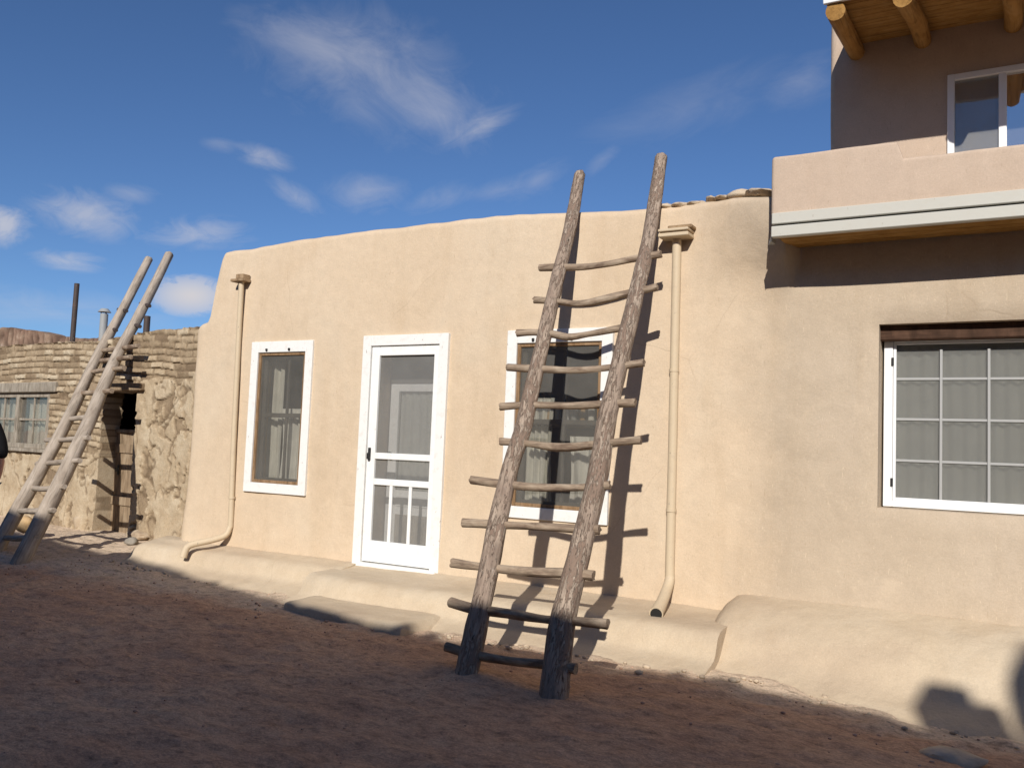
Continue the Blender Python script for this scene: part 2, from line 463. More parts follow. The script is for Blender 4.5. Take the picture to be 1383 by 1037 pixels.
M['stone_wall'] = stone_mat('mortared stone', (.40, .31, .22), (.50, .40, .29), (.56, .46, .34))
M['stone_grey'] = stone_mat('grey stone', (.20, .18, .15), (.27, .24, .20), (.33, .30, .25))
M['stone_ochre'] = stone_mat('ochre stone', (.40, .26, .12), (.47, .32, .17), (.50, .37, .22))

# scattered pebbles: too many to count
def gravel():
    bm = bmesh.new()
    for i in range(900):
        x = random.uniform(-11, 1.5); y = random.uniform(2.2, 6.4) if random.random() < .75 else random.uniform(4.8, 6.0)
        if y > 5.7 and -5.6 < x: continue
        s = random.choice((.004, .005, .006, .008, .010, .013)) * random.uniform(.7, 1.2)
        r = bmesh.ops.create_icosphere(bm, subdivisions=1, radius=s)
        a = random.uniform(.6, 1.4)
        for v in r['verts']:
            k = 1 + .3 * nz(v.co * 60 + Vector((i, 0, 0)))
            v.co = Vector((x + v.co.x * k * a, y + v.co.y * k, gz(x, y) + s * .15 + v.co.z * k * .65 + .013 * nz((x, y, 3), 2.7) + .016 * nz((x, y, 0), .9)))
    o = link('gravel', bm, M['stone_pebble'], None, 0)
    tag(o, 'small pebbles and clods scattered over the shaded dirt street', 'gravel', kind='stuff')
def crumbs():
    bm = bmesh.new()
    for i in range(330):
        x = random.uniform(-8.6, .6); yb = 5.86 if x > -2 else (5.72 if x > -5.5 else 6.22)
        y = yb - abs(random.gauss(0, .16 if x > -5.5 else .06)); s_ = random.choice((.006, .008, .010, .014, .020)) * random.uniform(.7, 1.3)
        if -5.4 < x < -3.9 and y > 5.3: continue
        r = bmesh.ops.create_icosphere(bm, subdivisions=1, radius=s_)
        for v in r['verts']:
            k = 1 + .35 * nz(v.co * 60 + Vector((i, 3, 0)))
            v.co = Vector((x + v.co.x * k * 1.2, y + v.co.y * k, gz(x, y) + s_ * .35 + v.co.z * k * .7 + .013 * nz((x, y, 3), 2.7) + .016 * nz((x, y, 0), .9)))
    tag(link('plaster_crumbs', bm, M['stone_wall'], None, 0), 'crumbs of fallen plaster lying along the foot of the earthen bench', 'plaster crumbs', kind='stuff')
crumbs()
M['stone_pebble'] = stone_mat('brown pebble', (.42, .26, .18), (.54, .34, .235), (.62, .44, .33))
gravel()

# ------------------------------------------------------------------ main adobe house
house = thing('adobe_house', 'single storey tan adobe house with white screen door and two white framed windows', 'house', (-4.7, 8.8, 0))
roofz = lerp_table([(-8.03, 2.67), (-7.95, 2.715), (-7.84, 2.745), (-7.795, 2.85), (-7.715, 3.44), (-7.68, 3.52), (-7.6, 3.535), (-6.5, 3.56), (-5.24, 3.59), (-4.2, 3.58), (-3.47, 3.54), (-2.9, 3.50), (-2.53, 3.49), (-2.2, 3.49), (-1.95, 3.47), (-1.75, 3.43), (-1.6, 3.40), (-1.4, 3.39)])
DO = (-5.50, -4.63, .30, 2.42, .36, 0)
W1 = (-7.02, -6.32, .98, 2.40, .22, 0)
W2 = (-3.88, -3.03, .94, 2.42, .22, 0)
path = plan(-8.03, -1.45, YF, left=4, breaks=[o[i] for o in (DO, W1, W2) for i in (0, 1)] + [-1.53, -1.50, -1.46, -1.57] + [-7.9 + .025 * i for i in range(11)], r=.09)
def main_prof(x, z):
    flare = .27 * sstep(-2.5, -1.52, x) ** 1.25 * sstep(2.75, 3.2, z) * sstep(-1.46, -1.53, x) if x < -1.4 else 0      # plaster swept out to meet the balcony
    return .03 * sstep(1.1, .2, z) - .03 * sstep(2.6, 3.5, z) + flare
swept('wall', path, roofz, -.15, M['adobe'], house, (DO, W1, W2), rtop=.07, thick=.34, amp=.013, prof=main_prof)
boxobj('roof', (-7.6, -1.76, YF + .25, YF + 4.4, 3.05, 3.22), M['roof'], house, 0)
boxobj('back_wall', (-7.7, -1.76, YF + 3.9, YF + 4.2, -.1, 3.3), M['adobe'], house, 0)

def lump(name, prof_fn, x0, x1, mat, parent, left=True, right=True, ds=.06, amp=.02, seed=0, cap=.12, soft=1, cy=.35, cz=.5):
    """solid ledge: profile of (y, z) points swept along x, with softened ends"""
    bm = bmesh.new(); n = max(6, int((x1 - x0) / ds)); rings = []
    for i in range(n + 1):
        x = x0 + (x1 - x0) * i / n
        pr = prof_fn(x)
        e = 0
        if left and x - x0 < cap: e = 1 - math.sqrt(max(0, 1 - (1 - (x - x0) / cap) ** 2))
        if right and x1 - x < cap: e = max(e, 1 - math.sqrt(max(0, 1 - (1 - (x1 - x) / cap) ** 2)))
        # resample the profile finely
        pts = []
        for (a, b) in zip(pr, pr[1:]):
            k = max(1, int(math.hypot(b[0] - a[0], b[1] - a[1]) / .05))
            pts += [(a[0] + (b[0] - a[0]) * j / k, a[1] + (b[1] - a[1]) * j / k) for j in range(k)]
        pts.append(pr[-1])
        for _ in range(soft):
            pts = [pts[0]] + [((pts[j - 1][0] + 2 * pts[j][0] + pts[j + 1][0]) / 4, (pts[j - 1][1] + 2 * pts[j][1] + pts[j + 1][1]) / 4) for j in range(1, len(pts) - 1)] + [pts[-1]]
        yb = pr[0][0]; zb = pr[-1][1]
        ring = []
        for j, (y, z) in enumerate(pts):
            w = amp * (nz((x, y * 1.3, z + seed), 1.7) + .6 * nz((x, y, z + seed), 5) + .25 * nz((x, y, z + seed), 14))
            y2 = yb + (y - yb) * (1 - cy * e); z2 = zb + (z - zb) * (1 - cz * e)
            ring.append(bm.verts.new((x, y2 - w * (1 if j else 0), z2 + w * .8)))
        rings.append(ring)
    m_ = min(len(r) for r in rings)
    for a, b in zip(rings, rings[1:]):
        for j in range(min(len(a), len(b)) - 1): bm.faces.new((a[j], b[j], b[j + 1], a[j + 1]))
    for r, sgn in ((rings[0], 1), (rings[-1], -1)):
        base = bm.verts.new((r[0].co.x, r[0].co.y, r[-1].co.z))
        f = [base] + r
        bm.faces.new(f if sgn > 0 else f[::-1])
    return link(name, bm, mat, parent, 60)

bw = YF + .10
def bench_left(x): return [(bw, .335), (YF - .06, .325), (YF - .12, .30), (YF - .27, .285), (YF - .335, .255), (YF - .36, .15), (YF - .40, .125), (YF - .62, .065), (YF - .90, -.02), (YF - .90, -.12)]
def bench_right(x):
    f = sstep(-5.7, -5.2, x) * .09
    return [(bw, .33), (YF - .06, .315), (YF - .12, .295), (YF - .58 - f, .275), (YF - .655 - f, .24), (YF - .685 - f, .12), (YF - .72 - f, .10), (YF - .90 - f, .06), (YF - 1.15 - f, -.03), (YF - 1.15 - f, -.12)]
lump('bench', bench_left, -8.45, -5.50, M['bench'], house, right=False, cap=.1, amp=.013)
lump('bench', bench_right, -5.66, -1.80, M['bench'], house, right=False, seed=4, cap=.06, amp=.013)
def step_prof(x):
    f = 5.60 - .13 * (x + 5.4) + .05 * nz((x, 0, 0), 2.6)
    return [(6.30, .125), (5.95, .125), (f + .06, .118), (f + .012, .108), (f, .095), (f - .02, -.06)]
lump('doorstep', step_prof, -5.42, -3.95, M['bench'], house, seed=9, amp=.009, cap=.10, soft=0)

# stones along the parapet
random.seed(3)
x = -2.62
k = 0
while x < -1.78:
    w = random.uniform(.09, .19); hgt = random.uniform(.012, .022) + (.012 if -2.1 < x < -1.95 else 0)
    rock('coping_stone', (x + w / 2, YF + .15 - .3 * sstep(-2.3, -1.6, x), roofz(x) + .012 + (.016 if x > -2.3 else 0)), (w * .62, .12, hgt + .012), M['stone_wall'], house, seed=k * 1.7); x += w * 1.0; k += 1

# joinery ---------------------------------------------------------------
def casing(name, x0, x1, z0, z1, w, y0, y1, mat, parent, wb=None, wt=None):
    wb = w if wb is None else wb; wt = w if wt is None else wt
    bm = bmesh.new()
    box(bm, x0, x0 + w, y0, y1, z0, z1); box(bm, x1 - w, x1, y0, y1, z0, z1)
    box(bm, x0 + w, x1 - w, y0 + .002, y1, z1 - wt, z1); 
    if wb: box(bm, x0 + w, x1 - w, y0 + .002, y1, z0, z0 + wb)
    return link(name, bm, mat, parent)
def pane(name, x0, x1, y, z0, z1, mat, parent, t=.004):
    return boxobj(name, (x0, x1, y, y + t, z0, z1), mat, parent, 0)
def curtain(name, x0, x1, y, z0, z1, mat, parent, folds=9, amp=.018, seed=0, gather=0.):
    bm = bmesh.new(); nx, nzz = 90, 14; g = []
    for i in range(nx + 1):
        u = i / nx; col = []
        for j in range(nzz + 1):
            v = j / nzz
            xx = x0 + (x1 - x0) * u
            xc = (x0 + x1) / 2
            xx = xc + (xx - xc) * (1 - gather * math.sin(math.pi * (1 - v)) * .5)
            yy = y + amp * (math.sin(u * folds * 2 * math.pi + 1.5 * nz((u * 3, v, seed), 1)) + .6 * nz((u * 14, v * 1.5, seed)))
            col.append(bm.verts.new((xx, yy, z0 + (z1 - z0) * v)))
        g.append(col)
    for i in range(nx):
        for j in range(nzz): bm.faces.new((g[i][j], g[i + 1][j], g[i + 1][j + 1], g[i][j + 1]))
    o = link(name, bm, mat, parent, 0)
    s = o.modifiers.new('cloth', 'SOLIDIFY'); s.thickness = .002
    return o

# screen door
door = casing('screen_door', -5.48, -4.65, .345, 2.39, .095, YF - .018, YF + .012, M['white_door'], house, wb=.20, wt=.085)
boxobj('door_rail', [(-5.385, -4.745, YF - .014, YF + .010, 1.315, 1.375), (-5.385, -4.745, YF - .014, YF + .010, 1.07, 1.13)], M['white_door'], door)
boxobj('muntin', (-5.195, -5.16, YF - .012, YF + .008, .545, 1.07), M['white_door'], door)
boxobj('muntin', (-4.97, -4.935, YF - .012, YF + .008, .545, 1.07), M['white_door'], door)
pane('screen', -5.39, -4.74, YF + .011, .54, 2.31, M['screen'], door, .002)
bm = bmesh.new(); box(bm, -5.45, -5.43, YF - .045, YF - .018, 1.30, 1.42, .004); box(bm, -5.452, -5.428, YF - .06, YF - .045, 1.31, 1.37, .004)
link('handle', bm, M['black'], door)
for zz in (.75, 1.32, 2.1): boxobj('hinge', (-4.672, -4.645, YF - .024, YF - .018, zz - .035, zz + .035), M['grey_metal'], door, .001)
casing('door_frame', -5.585, -4.585, .28, 2.50, .098, YF - .035, YF + .06, M['white'], house, wb=0, wt=.10)
boxobj('threshold', (-5.56, -4.60, YF - .075, YF + .33, .262, .335), M['white'], house, .012)
YD = YF + .32
idoor = casing('inner_door', -5.49, -4.64, .335, 2.06, .10, YD, YD + .04, M['inner_white'], house, wb=.68, wt=.075)
pane('door_glass', -5.39, -4.74, YD + .015, 1.01, 1.99, M['glass'], idoor)
curtain('door_curtain', -5.39, -4.74, YD + .05, 1.0, 2.0, M['curtain'], idoor, 7, .008, 5)
boxobj('door_panel', [(-5.36, -4.77, YD - .008, YD - .001, .86, .97)], M['inner_white'], idoor, .003)
boxobj('lower_board', (-5.36, -4.77, YD - .010, YD - .001, .36, .78), M['grey_frame'], idoor, .002)  # darker grey board over the lower part of the inner door
boxobj('transom', (-5.50, -4.63, YD, YD + .04, 2.065, 2.43), M['dark_sash'], house, .002)
bm = bmesh.new(); bmesh.ops.create_uvsphere(bm, u_segments=14, v_segments=10, radius=.028, matrix=Matrix.Translation((-5.43, YD - .05, 1.36)))
bmesh.ops.create_cone(bm, cap_ends=True, segments=12, radius1=.012, radius2=.012, depth=.05, matrix=Matrix.Translation((-5.43, YD - .022, 1.36)) @ Matrix.Rotation(R(90), 4, 'X'))
link('door_knob', bm, M['black'], idoor, 40)

def old_window(x0, x1, z0, z1, kind):
    fr = casing('window', x0, x1, z0, z1, .098, YF - .03, YF + .05, M['white'], house, wb=.10, wt=.115)
    a, b, c, d = x0 + .098, x1 - .098, z0 + .10, z1 - .115
    casing('storm_frame', a, b, c, d, .032, YF - .012, YF + .02, M['brown_frame'], fr)
    pane('pane', a + .03, b - .03, YF + .004, c + .03, d - .03, M['glass_dusty'], fr)
    sa = casing('sash', a + .005, b - .005, c, d, .055, YF + .06, YF + .095, M['dark_sash'], fr)
    zm = c + (d - c) * .52; xm = (a + b) / 2 + .03
    boxobj('meeting_rail', (a + .06, b - .06, YF + .055, YF + .098, zm - .022, zm + .022), M['dark_sash'], sa)
    for z0_, z1_ in ((c + .055, zm - .022), (zm + .022, d - .055)): boxobj('muntin', (xm - .013, xm + .013, YF + .062, YF + .09, z0_, z1_), M['dark_sash'], sa)
    for hx in (.25, .62): boxobj('hook', (x0 + (x1 - x0) * hx, x0 + (x1 - x0) * hx + .022, YF - .045, YF - .028, z1 - .10, z1 - .075), M['black'], fr, .003)
    return fr, a, b, c, d
fr, a, b, c, d = old_window(-7.10, -6.24, .91, 2.48, 1)
curtain('curtain', a + .20, b + .02, YF + .17, c - .02, c + .78, M['curtain'], fr, 5, .02, 1, .3)
curtain('curtain', a - .02, a + .17, YF + .21, c - .02, d + .03, M['curtain_grey'], fr, 2, .02, 2)
fr, a, b, c, d = old_window(-3.96, -2.95, .87, 2.50, 2)
curtain('curtain', a - .02, a + .30, YF + .17, c - .02, c + .95, M['curtain_grey'], fr, 4, .02, 3, .3)
curtain('curtain', b - .36, b + .02, YF + .17, c - .02, c + .62, M['curtain'], fr, 3, .02, 4, .2)
boxobj('shelf', (a + .0, b + .0, YF + .16, YF + .22, c + .70, c + .73), M['grey_frame'], fr)
for i in range(9):
    hx = a + .08 + i * .08; hh = .10 + .08 * abs(math.sin(i * 2.3))
    bm = bmesh.new(); bmesh.ops.create_cone(bm, cap_ends=True, segments=12, radius1=.028, radius2=.018 + .012 * (i % 2), depth=hh, matrix=Matrix.Translation((hx, YF + .19, c + .73 + hh / 2)))
    link('ornament', bm, [M['curtain'], M['grey_metal'], M['stone_ochre'], M['curtain_grey']][i % 4], fr, 40)

# drain pipes -------------------------------------------------------------
def drain(x, ztop, pts, rad, seed):
    p = tube('downspout', pts, rad, M['pipe'], house, nseg=14, rough=.03, step=.03, seed=seed)
    return p
# nearer drain, square hopper on top
zt = 3.20
hp = boxobj('hopper', [(-2.535, -2.285, YF - .15, YF + .02, zt - .012, zt + .018), (-2.535, -2.285, YF - .155, YF + .02, zt + .030, zt + .052), (-2.52, -2.30, YF - .135, YF + .02, zt + .018, zt + .030)], M['pipe'], house, .005)
boxobj('board', [(-2.47, -2.27, YF - .11, YF + .02, zt + .056, zt + .085)], M['pipe_wood'], hp, .006)
drain(-2.41, zt, [(-2.415, YF - .035, zt), (-2.41, YF - .035, 2.4), (-2.405, YF - .035, 1.5), (-2.40, YF - .04, .62), (-2.395, YF - .05, .50), (-2.39, YF - .12, .43), (-2.36, YF - .30, .36), (-2.33, YF - .50, .305)], [.036, .036, .036, .037, .040, .042, .045, .052], 2)
bm = bmesh.new(); bmesh.ops.create_cone(bm, cap_ends=True, segments=16, radius1=.043, radius2=.043, depth=.01, matrix=Matrix.Translation((-2.3285, YF - .505, .3035)) @ Vector((.03, -.2, -.055)).to_track_quat('Z', 'Y').to_matrix().to_4x4())
link('pipe_mouth', bm, M['black'], hp, 30)  # black disc on the closed pipe end, painted as the shade inside it
tube('pipe_collar', [(-2.403, YF - .038, 1.02), (-2.402, YF - .038, 1.045)], [.041, .041], M['pipe'], hp, 16, 0, .02, 40)
tube('pipe_collar', [(-2.410, YF - .035, 2.12), (-2.410, YF - .035, 2.14)], [.040, .040], M['pipe'], hp, 16, 0, .02, 40)
# farther drain
hp = boxobj('hopper', [(-7.41, -7.22, YF - .10, YF + .02, 3.135, 3.165), (-7.345, -7.235, YF - .085, YF + .02, 3.165, 3.215)], M['pipe_wood'], house, .005)
drain(-7.3, 3.2, [(-7.305, YF - .035, 3.14), (-7.29, YF - .035, 2.3), (-7.27, YF - .035, 1.4), (-7.235, YF - .04, .62), (-7.235, YF - .05, .52), (-7.25, YF - .09, .44), (-7.32, YF - .20, .395), (-7.43, YF - .33, .355), (-7.47, YF - .385, .32), (-7.48, YF - .42, .22)], [.029, .029, .029, .030, .031, .032, .033, .034, .036, .040], 5)

tube('pipe_collar', [(-7.243, YF - .037, .82), (-7.244, YF - .037, .845)], [.036, .036], M['pipe'], hp, 16, 0, .02, 40)

# ------------------------------------------------------------------ right hand two storey house
rh = thing('adobe_house', 'two storey tan adobe house with stucco balcony and white gridded window', 'house', (1.4, 9.5, 0))
W3 = (-.905, .16, 1.15, 2.455, .26, .06)
XR = 4.2
swept('wall', plan(-1.45, XR, YF, breaks=(W3[0], W3[1]), right=5, ds=.07), lambda x, y: 3.14, -.15, M['adobe_r'], rh, (W3,), rtop=.05, thick=.34, amp=.013, seed=0, edge=0, prof=lambda x, z: main_prof(0, z))
def plinth(x):
    w = .05 * nz((x, 4, 1), .8)
    return [(bw, .47), (YF - .03, .455), (YF - .12, .44), (YF - .38 + w, .375), (YF - .55 + w, .28), (YF - .68 + w, .11), (YF - .82 + w, .035), (YF - 1.02 + w, -.025), (YF - 1.2 + w, -.12), (YF - 1.2 + w, -.2)]
lump('plinth', plinth, -1.99, XR, M['bench'], rh, right=False, seed=7, cap=.20, amp=.02, soft=2, cy=.24, cz=.36)
boxobj('floor_slab', (-1.50, XR, 6.36, 7.60, 3.09, 3.20), M['adobe_pink'], rh, 0)
boxobj('roof', (-1.72, XR, 7.55, 11.6, 3.02, 3.14), M['roof'], rh, 0)
boxobj('back_wall', (-1.72, XR, 11.5, 11.8, -.1, 3.1), M['adobe_r'], rh, 0)
parz = lerp_table([(-1.6, 3.625), (-.74, 3.62), (-.70, 3.50), (XR, 3.49)])
swept('balcony_parapet', plan(-1.575, XR, 6.30, left=1.35, breaks=(-.74, -.70), ds=.06, r=.03), parz, 3.2, M['adobe_pink'], rh, rtop=.025, thick=.2, amp=.006, seed=21, edge=.012)
boxobj('fascia_board', (-1.56, XR, 6.285, 6.34, 3.125, 3.205), M['cream'], rh, .005)
boxobj('fascia_board', (-1.56, XR, 6.275, 6.335, 3.03, 3.108), M['cream'], rh, .005)
boxobj('fascia_board', (-1.55, XR, 6.31, 6.335, 3.1085, 3.1245), M['black'], rh, 0)  # black filler strip, paints the shade in the gap between the two boards
bm = bmesh.new()
for i in range(4): box(bm, -1.54, XR, 6.337 + i * .104, 6.337 + i * .104 + .1, 3.05, 3.085, .006)
link('soffit', bm, M['pine_board'], rh)
bm = bmesh.new(); vs = [bm.verts.new(p) for p in ((-1.61, 6.40, 3.005), (-1.562, 6.30, 3.01), (-1.562, 6.42, 3.01), (-1.58, 6.39, 3.06), (-1.562, 6.31, 3.075), (-1.562, 6.42, 3.075))]
for f in ((0, 1, 2), (3, 5, 4), (0, 3, 4, 1), (1, 4, 5, 2), (0, 2, 5, 3)): bm.faces.new([vs[i] for i in f])
link('flashing', bm, M['grey_metal'], rh)
# ground floor window
FD = YF + .185
wf = casing('window', -.89, .14, 1.155, 2.40, .060, FD, FD + .07, M['vinyl'], rh, wb=.048, wt=.055)
a, b, c, d = -.828, .080, 1.203, 2.345
casing('sash', a, b, c, d, .02, FD + .012, FD + .04, M['vinyl'], wf)
for q in (.345, .675): boxobj('muntin', (a + (b - a) * q - .009, a + (b - a) * q + .009, FD + .020, FD + .028, c + .02, d - .06), M['grille'], wf, .002)
for q in (.25, .51, .765): boxobj('muntin', (a + .02, b - .02, FD + .0285, FD + .036, c + (d - c) * q - .009, c + (d - c) * q + .009), M['grille'], wf, .002)
pane('insect_screen', a + .02, b - .02, FD + .038, c + .02, d - .02, M['screen_grey'], wf, .002)
pane('pane', a + .01, b - .01, FD + .05, c + .01, d - .01, M['glass'], wf)
curtain('curtain', a - .05, b + .05, FD + .085, c - .06, d + .06, M['curtain_grey'], wf, 11, .013, 8)
for zz in (1.33, 2.2): boxobj('latch', (a - .012, a + .006, FD - .008, FD - .001, zz - .03, zz + .03), M['black'], wf, .002)
boxobj('lintel', (-.93, .2, YF + .10, YF + .184, 2.345, 2.53), M['lintel'], rh, .01)
# upper storey
YU = 7.60
UW = (-.50, 1.35, 3.85, 4.52, .2, 0)
swept('upper_wall', plan(-1.42, XR, YU, left=3.6, breaks=(UW[0], UW[1]), r=.05, ds=.1), lambda x, y: 5.2, 3.1, M['adobe_pink'], rh, (UW,), rtop=.04, thick=.3, amp=.008, seed=31, edge=0)
uw = casing('window', -.525, 1.38, 3.82, 4.545, .05, YU - .02, YU + .06, M['vinyl'], rh)
for xm in (-.17, .47, .85): boxobj('mullion', (xm, xm + (.055 if xm != .0 else .02), YU - .012, YU + .05, 3.87, 4.495), M['vinyl'], uw)
boxobj('muntin', (.015, .028, YU + .0, YU + .015, 3.87, 4.495), M['vinyl'], uw, .002)
pane('insect_screen', -.475, -.17, YU + .008, 3.87, 4.495, M['screen'], uw, .002)
pane('pane', -.475, -.17, YU + .03, 3.87, 4.495, M['glass_sky'], uw)
pane('pane', -.115, .47, YU + .02, 3.87, 4.495, M['glass_sky'], uw); pane('pane', .525, .85, YU + .02, 3.87, 4.495, M['glass_sky'], uw); pane('pane', .905, 1.33, YU + .02, 3.87, 4.495, M['glass_sky'], uw)
curtain('curtain', -.52, 1.4, YU + .19, 3.8, 4.55, M['curtain_grey'], uw, 18, .02, 12)
# roof with log rafters, sloping gently outwards
ang = math.atan2(.16, 1.1)
rm = Matrix.Translation((0, YU, 4.935)) @ Matrix.Rotation(ang, 4, 'X')
bm = bmesh.new()
for i in range(11): box(bm, -1.25, XR, -1.13 + i * .104, -1.13 + i * .104 + .1, 0, .03, .004, rm)
rf = link('roof_boards', bm, M['pine_board'], rh)
for i, xv in enumerate((-1.20, -.70, -.065, .5, 1.1, 1.7, 2.3)):
    tube('roof_log', [(xv + (.02 if i == 0 else -.03), YU - 1.12, 4.705), (xv, YU - .5, 4.80), (xv - .01, YU + .15, 4.885)], [.068, .066, .064], M['pine'], rh, 18, .03, .05, 45, seed=i * 3.)
bm = bmesh.new(); box(bm, -1.26, XR, -1.165, -1.132, -.01, .09, .004, rm); link('drip_edge', bm, M['vinyl'], rh)
bm = bmesh.new(); box(bm, -1.26, XR, -1.13, 3.2, .032, .13, .004, rm); link('roof', bm, M['roof'], rh)

# ------------------------------------------------------------------ stone house at the far end
SA = R(7); SC = Vector((-7.8, 7.3, 0)); SD = Vector((-math.cos(SA), math.sin(SA), 0)); SN = Vector((math.sin(SA), math.cos(SA), 0))
def S(u, w, z): return SC + SD * u + SN * w + Vector((0, 0, z))
def on_stone(px, py, w=0.):
    p = at_plane(px, py, SC + SN * w, SN); q = p - SC
    return q.dot(SD), p.z
def masonry(name, u0, u1, zb, ztop, mat, parent, fn, holes=(), res=.017, S=S, thick=.45, depth=.25):
    bm = bmesh.new(); lay = bm.verts.layers.float.new('tone'); lay2 = bm.verts.layers.float.new('joint')
    def ticks(a, b, br):
        bp = sorted({a, b, *[q for q in br if a < q < b]}); out = []
        for p, q in zip(bp, bp[1:]):
            k = max(1, int((q - p) / res)); out += [p + (q - p) * i / k for i in range(k)]
        return out + [b]
    us = ticks(u0, u1, [h[i] for h in holes for i in (0, 1)]); zs = ticks(zb, 2.6, [h[i] for h in holes for i in (2, 3)])
    g = []
    for u in us:
        zt = ztop(u); col = []
        zz = zs + [2.6 + (zt - 2.6) * (i + 1) / 8 for i in range(8)]
        for z in zz:
            d, tone, jt = fn(u, z, zt)
            v = bm.verts.new(S(u, -d, z)); v[lay] = tone; v[lay2] = jt; col.append(v)
        for w, dzv in ((.15, 0), (thick, -.02), (thick, -.6)):
            v = bm.verts.new(S(u, w, zt + dzv + .02 * nz((u * 4, w, 0)))); v[lay] = .5; v[lay2] = 0; col.append(v)
        g.append(col)
    for i in range(len(us) - 1):
        for j in range(len(g[0]) - 1):
            um = (us[i] + us[i + 1]) / 2
            if j < len(zs) - 1:
                zm = (zs[j] + zs[j + 1]) / 2
                if any(h[0] < um < h[1] and h[2] < zm < h[3] for h in holes): continue
            bm.faces.new((g[i][j], g[i][j + 1], g[i + 1][j + 1], g[i + 1][j]))
    for h in holes:
        es = []
        for e in bm.edges:
            if len(e.link_faces) == 1:
                ok = True
                for v in e.verts:
                    q = v.co - SC; uu = q.dot(SD)
                    if not (h[0] - 1e-3 < uu < h[1] + 1e-3 and h[2] - 1e-3 < v.co.z < h[3] + 1e-3): ok = False
                if ok: es.append(e)
        for rep in range(3):
            ex = bmesh.ops.extrude_edge_only(bm, edges=es)
            for v in ex['geom']:
                if isinstance(v, bmesh.types.BMVert): v.co += SN * (h[4] / 3) + Vector((0, 0, .012 * nz(v.co, 6)))
            es = [e for e in ex['geom'] if isinstance(e, bmesh.types.BMEdge) and len(e.link_faces) == 1 and sum(v in {q for q in ex['geom']} for v in e.verts) == 2]
    bmesh.ops.delete(bm, geom=[v for v in bm.verts if not v.link_faces], context='VERTS')
    return link(name, bm, mat, parent, 60)

def stone_fn(u, z, zt):
    # coursed mud brick above, plastered rubble below and on the pier beside the doorway
    sag = .05 * math.sin(u * 1.1) + .03 * nz((u * .8, 0, 0)) - .035 * (u - 3)
    pier = sstep(2.25, 2.1, u)
    lim = 1.12 + .25 * nz((u * 1.2, 0, 3)) + 1.05 * sstep(3.1, 2.2, u) + .12 * nz((u * 5, 1, 3))
    lump_ = .016 * nz((u, 0, z), 1.6) + .007 * nz((u, 2, z), 6) + .005 * nz((u, 4, z), 18) + .003 * nz((u, 4, z), 40)
    if z > lim:
        rowh = .088; zz = z + sag + .010 * nz((u * 2.5, 0, z)); r = math.floor(zz / rowh); fz = zz / rowh - r
        L = .29 + .07 * nz((r * 3.1, 5, 0)); uu = u / L + r * .5 + .3 * nz((r * 1.7, 0, 2)) + .04 * nz((u * 3, r, 0)); c = math.floor(uu); fu = uu - c
        hsh = nz((c * 3.3 + .5, r * 7.7 + .5, .3)); h2 = nz((c * 5.1 + .2, r * 2.9 + .5, 7.3))
        dj = min(min(fz, 1 - fz) * rowh, min(fu, 1 - fu) * L) + .007 * nz((u, r, z), 16)
        jw = .010 + .006 * nz((u * 3, r, 9))
        e = sstep(jw * .6, jw * .6 + .008, dj)
        miss = 1 if nz((c * 1.9 + 4.2, r * 2.3, 8.1)) > .40 else 0
        d = lump_ + e * (.021 + .022 * hsh + .03 * h2 * (fz - .5) - .017 * miss) + .004 * nz((u, r * 3.3, z), 24) - .02 * sstep(.1, 0, zt - z) * abs(nz((u * 9, 0, 0)))
        return d, .50 + .80 * hsh + .25 * nz((u, z, 1), 5), 1 - e
    q = Vector((u / .30 + .3 * nz((u * 3, 0, z * 3)), 0, z / (.17 + .15 * pier) + .25 * nz((u * 3, 5, z * 3))))
    dist, pts = noise.voronoi(q)
    e = sstep(.03, .10, dist[1] - dist[0] + .06 * nz((u, 3, z), 20)); hsh = nz((pts[0].x * 5.1, pts[0].z * 7.3, 1))
    m_ = nz((u * 1.3, 2, z * .9)) + .6 * nz((u * 4, 7, z * 3)) + .35 * nz((u * 11, 7, z * 9)) + .2 * nz((u * 30, 7, z * 26)) - .10 + .20 * pier
    plast = sstep(-.015, .015, m_)
    crk = sstep(.05, .02, abs(nz((u * 2.2, 11, z * 1.1)) + .25 * nz((u * 9, 3, z * 6)))) * plast
    d = lump_ + (1 - plast) * (e * (.020 + .028 * hsh) + .004 * nz((u, 8, z), 30)) + plast * (.034 - .014 * crk)
    base = sstep(.42, .2, z - .05 + .1 * nz((u * 4, 0, 5)))
    d += base * (.02 + .03 * nz((u * 3, 0, 1)))
    return d, (1 - plast) * (.48 + .6 * hsh) + plast * (.70 + .22 * nz((u, z, 4), 4)), max((1 - plast) * (1 - e), .8 * crk)
def masonry_mat(name, stops, jc):
    m, t, b = new_mat(name); v = objc(t)
    at = t.add('ShaderNodeAttribute', attribute_name='tone').outputs['Fac']; aj = t.add('ShaderNodeAttribute', attribute_name='joint').outputs['Fac']
    fac = t.math('ADD', at, t.math('MULTIPLY', t.math('SUBTRACT', t.noise(v, 9, 5, .65), .5), .7))
    col = t.ramp(fac, stops)
    col = t.mix(t.math('MULTIPLY', aj, .85), col, jc)
    col = t.mix(1, col, t.ramp(t.noise(v, 60, 4, .7), [(.3, g3(.78)), (.55, g3(1)), (.8, g3(1.12))]), 'MULTIPLY')
    t.l.new(col, b.inputs['Base Color']); b.inputs['Roughness'].default_value = .97
    nb = t.bump(t.noise(v, 40, 4, .7), .7, .010); t.l.new(nb, b.inputs['Normal']); return m
M['masonry'] = masonry_mat('mud brick and rubble', [(.05, (.21, .15, .095)), (.35, (.32, .24, .155)), (.6, (.42, .325, .215)), (.95, (.53, .44, .315))], (.17, .12, .075))
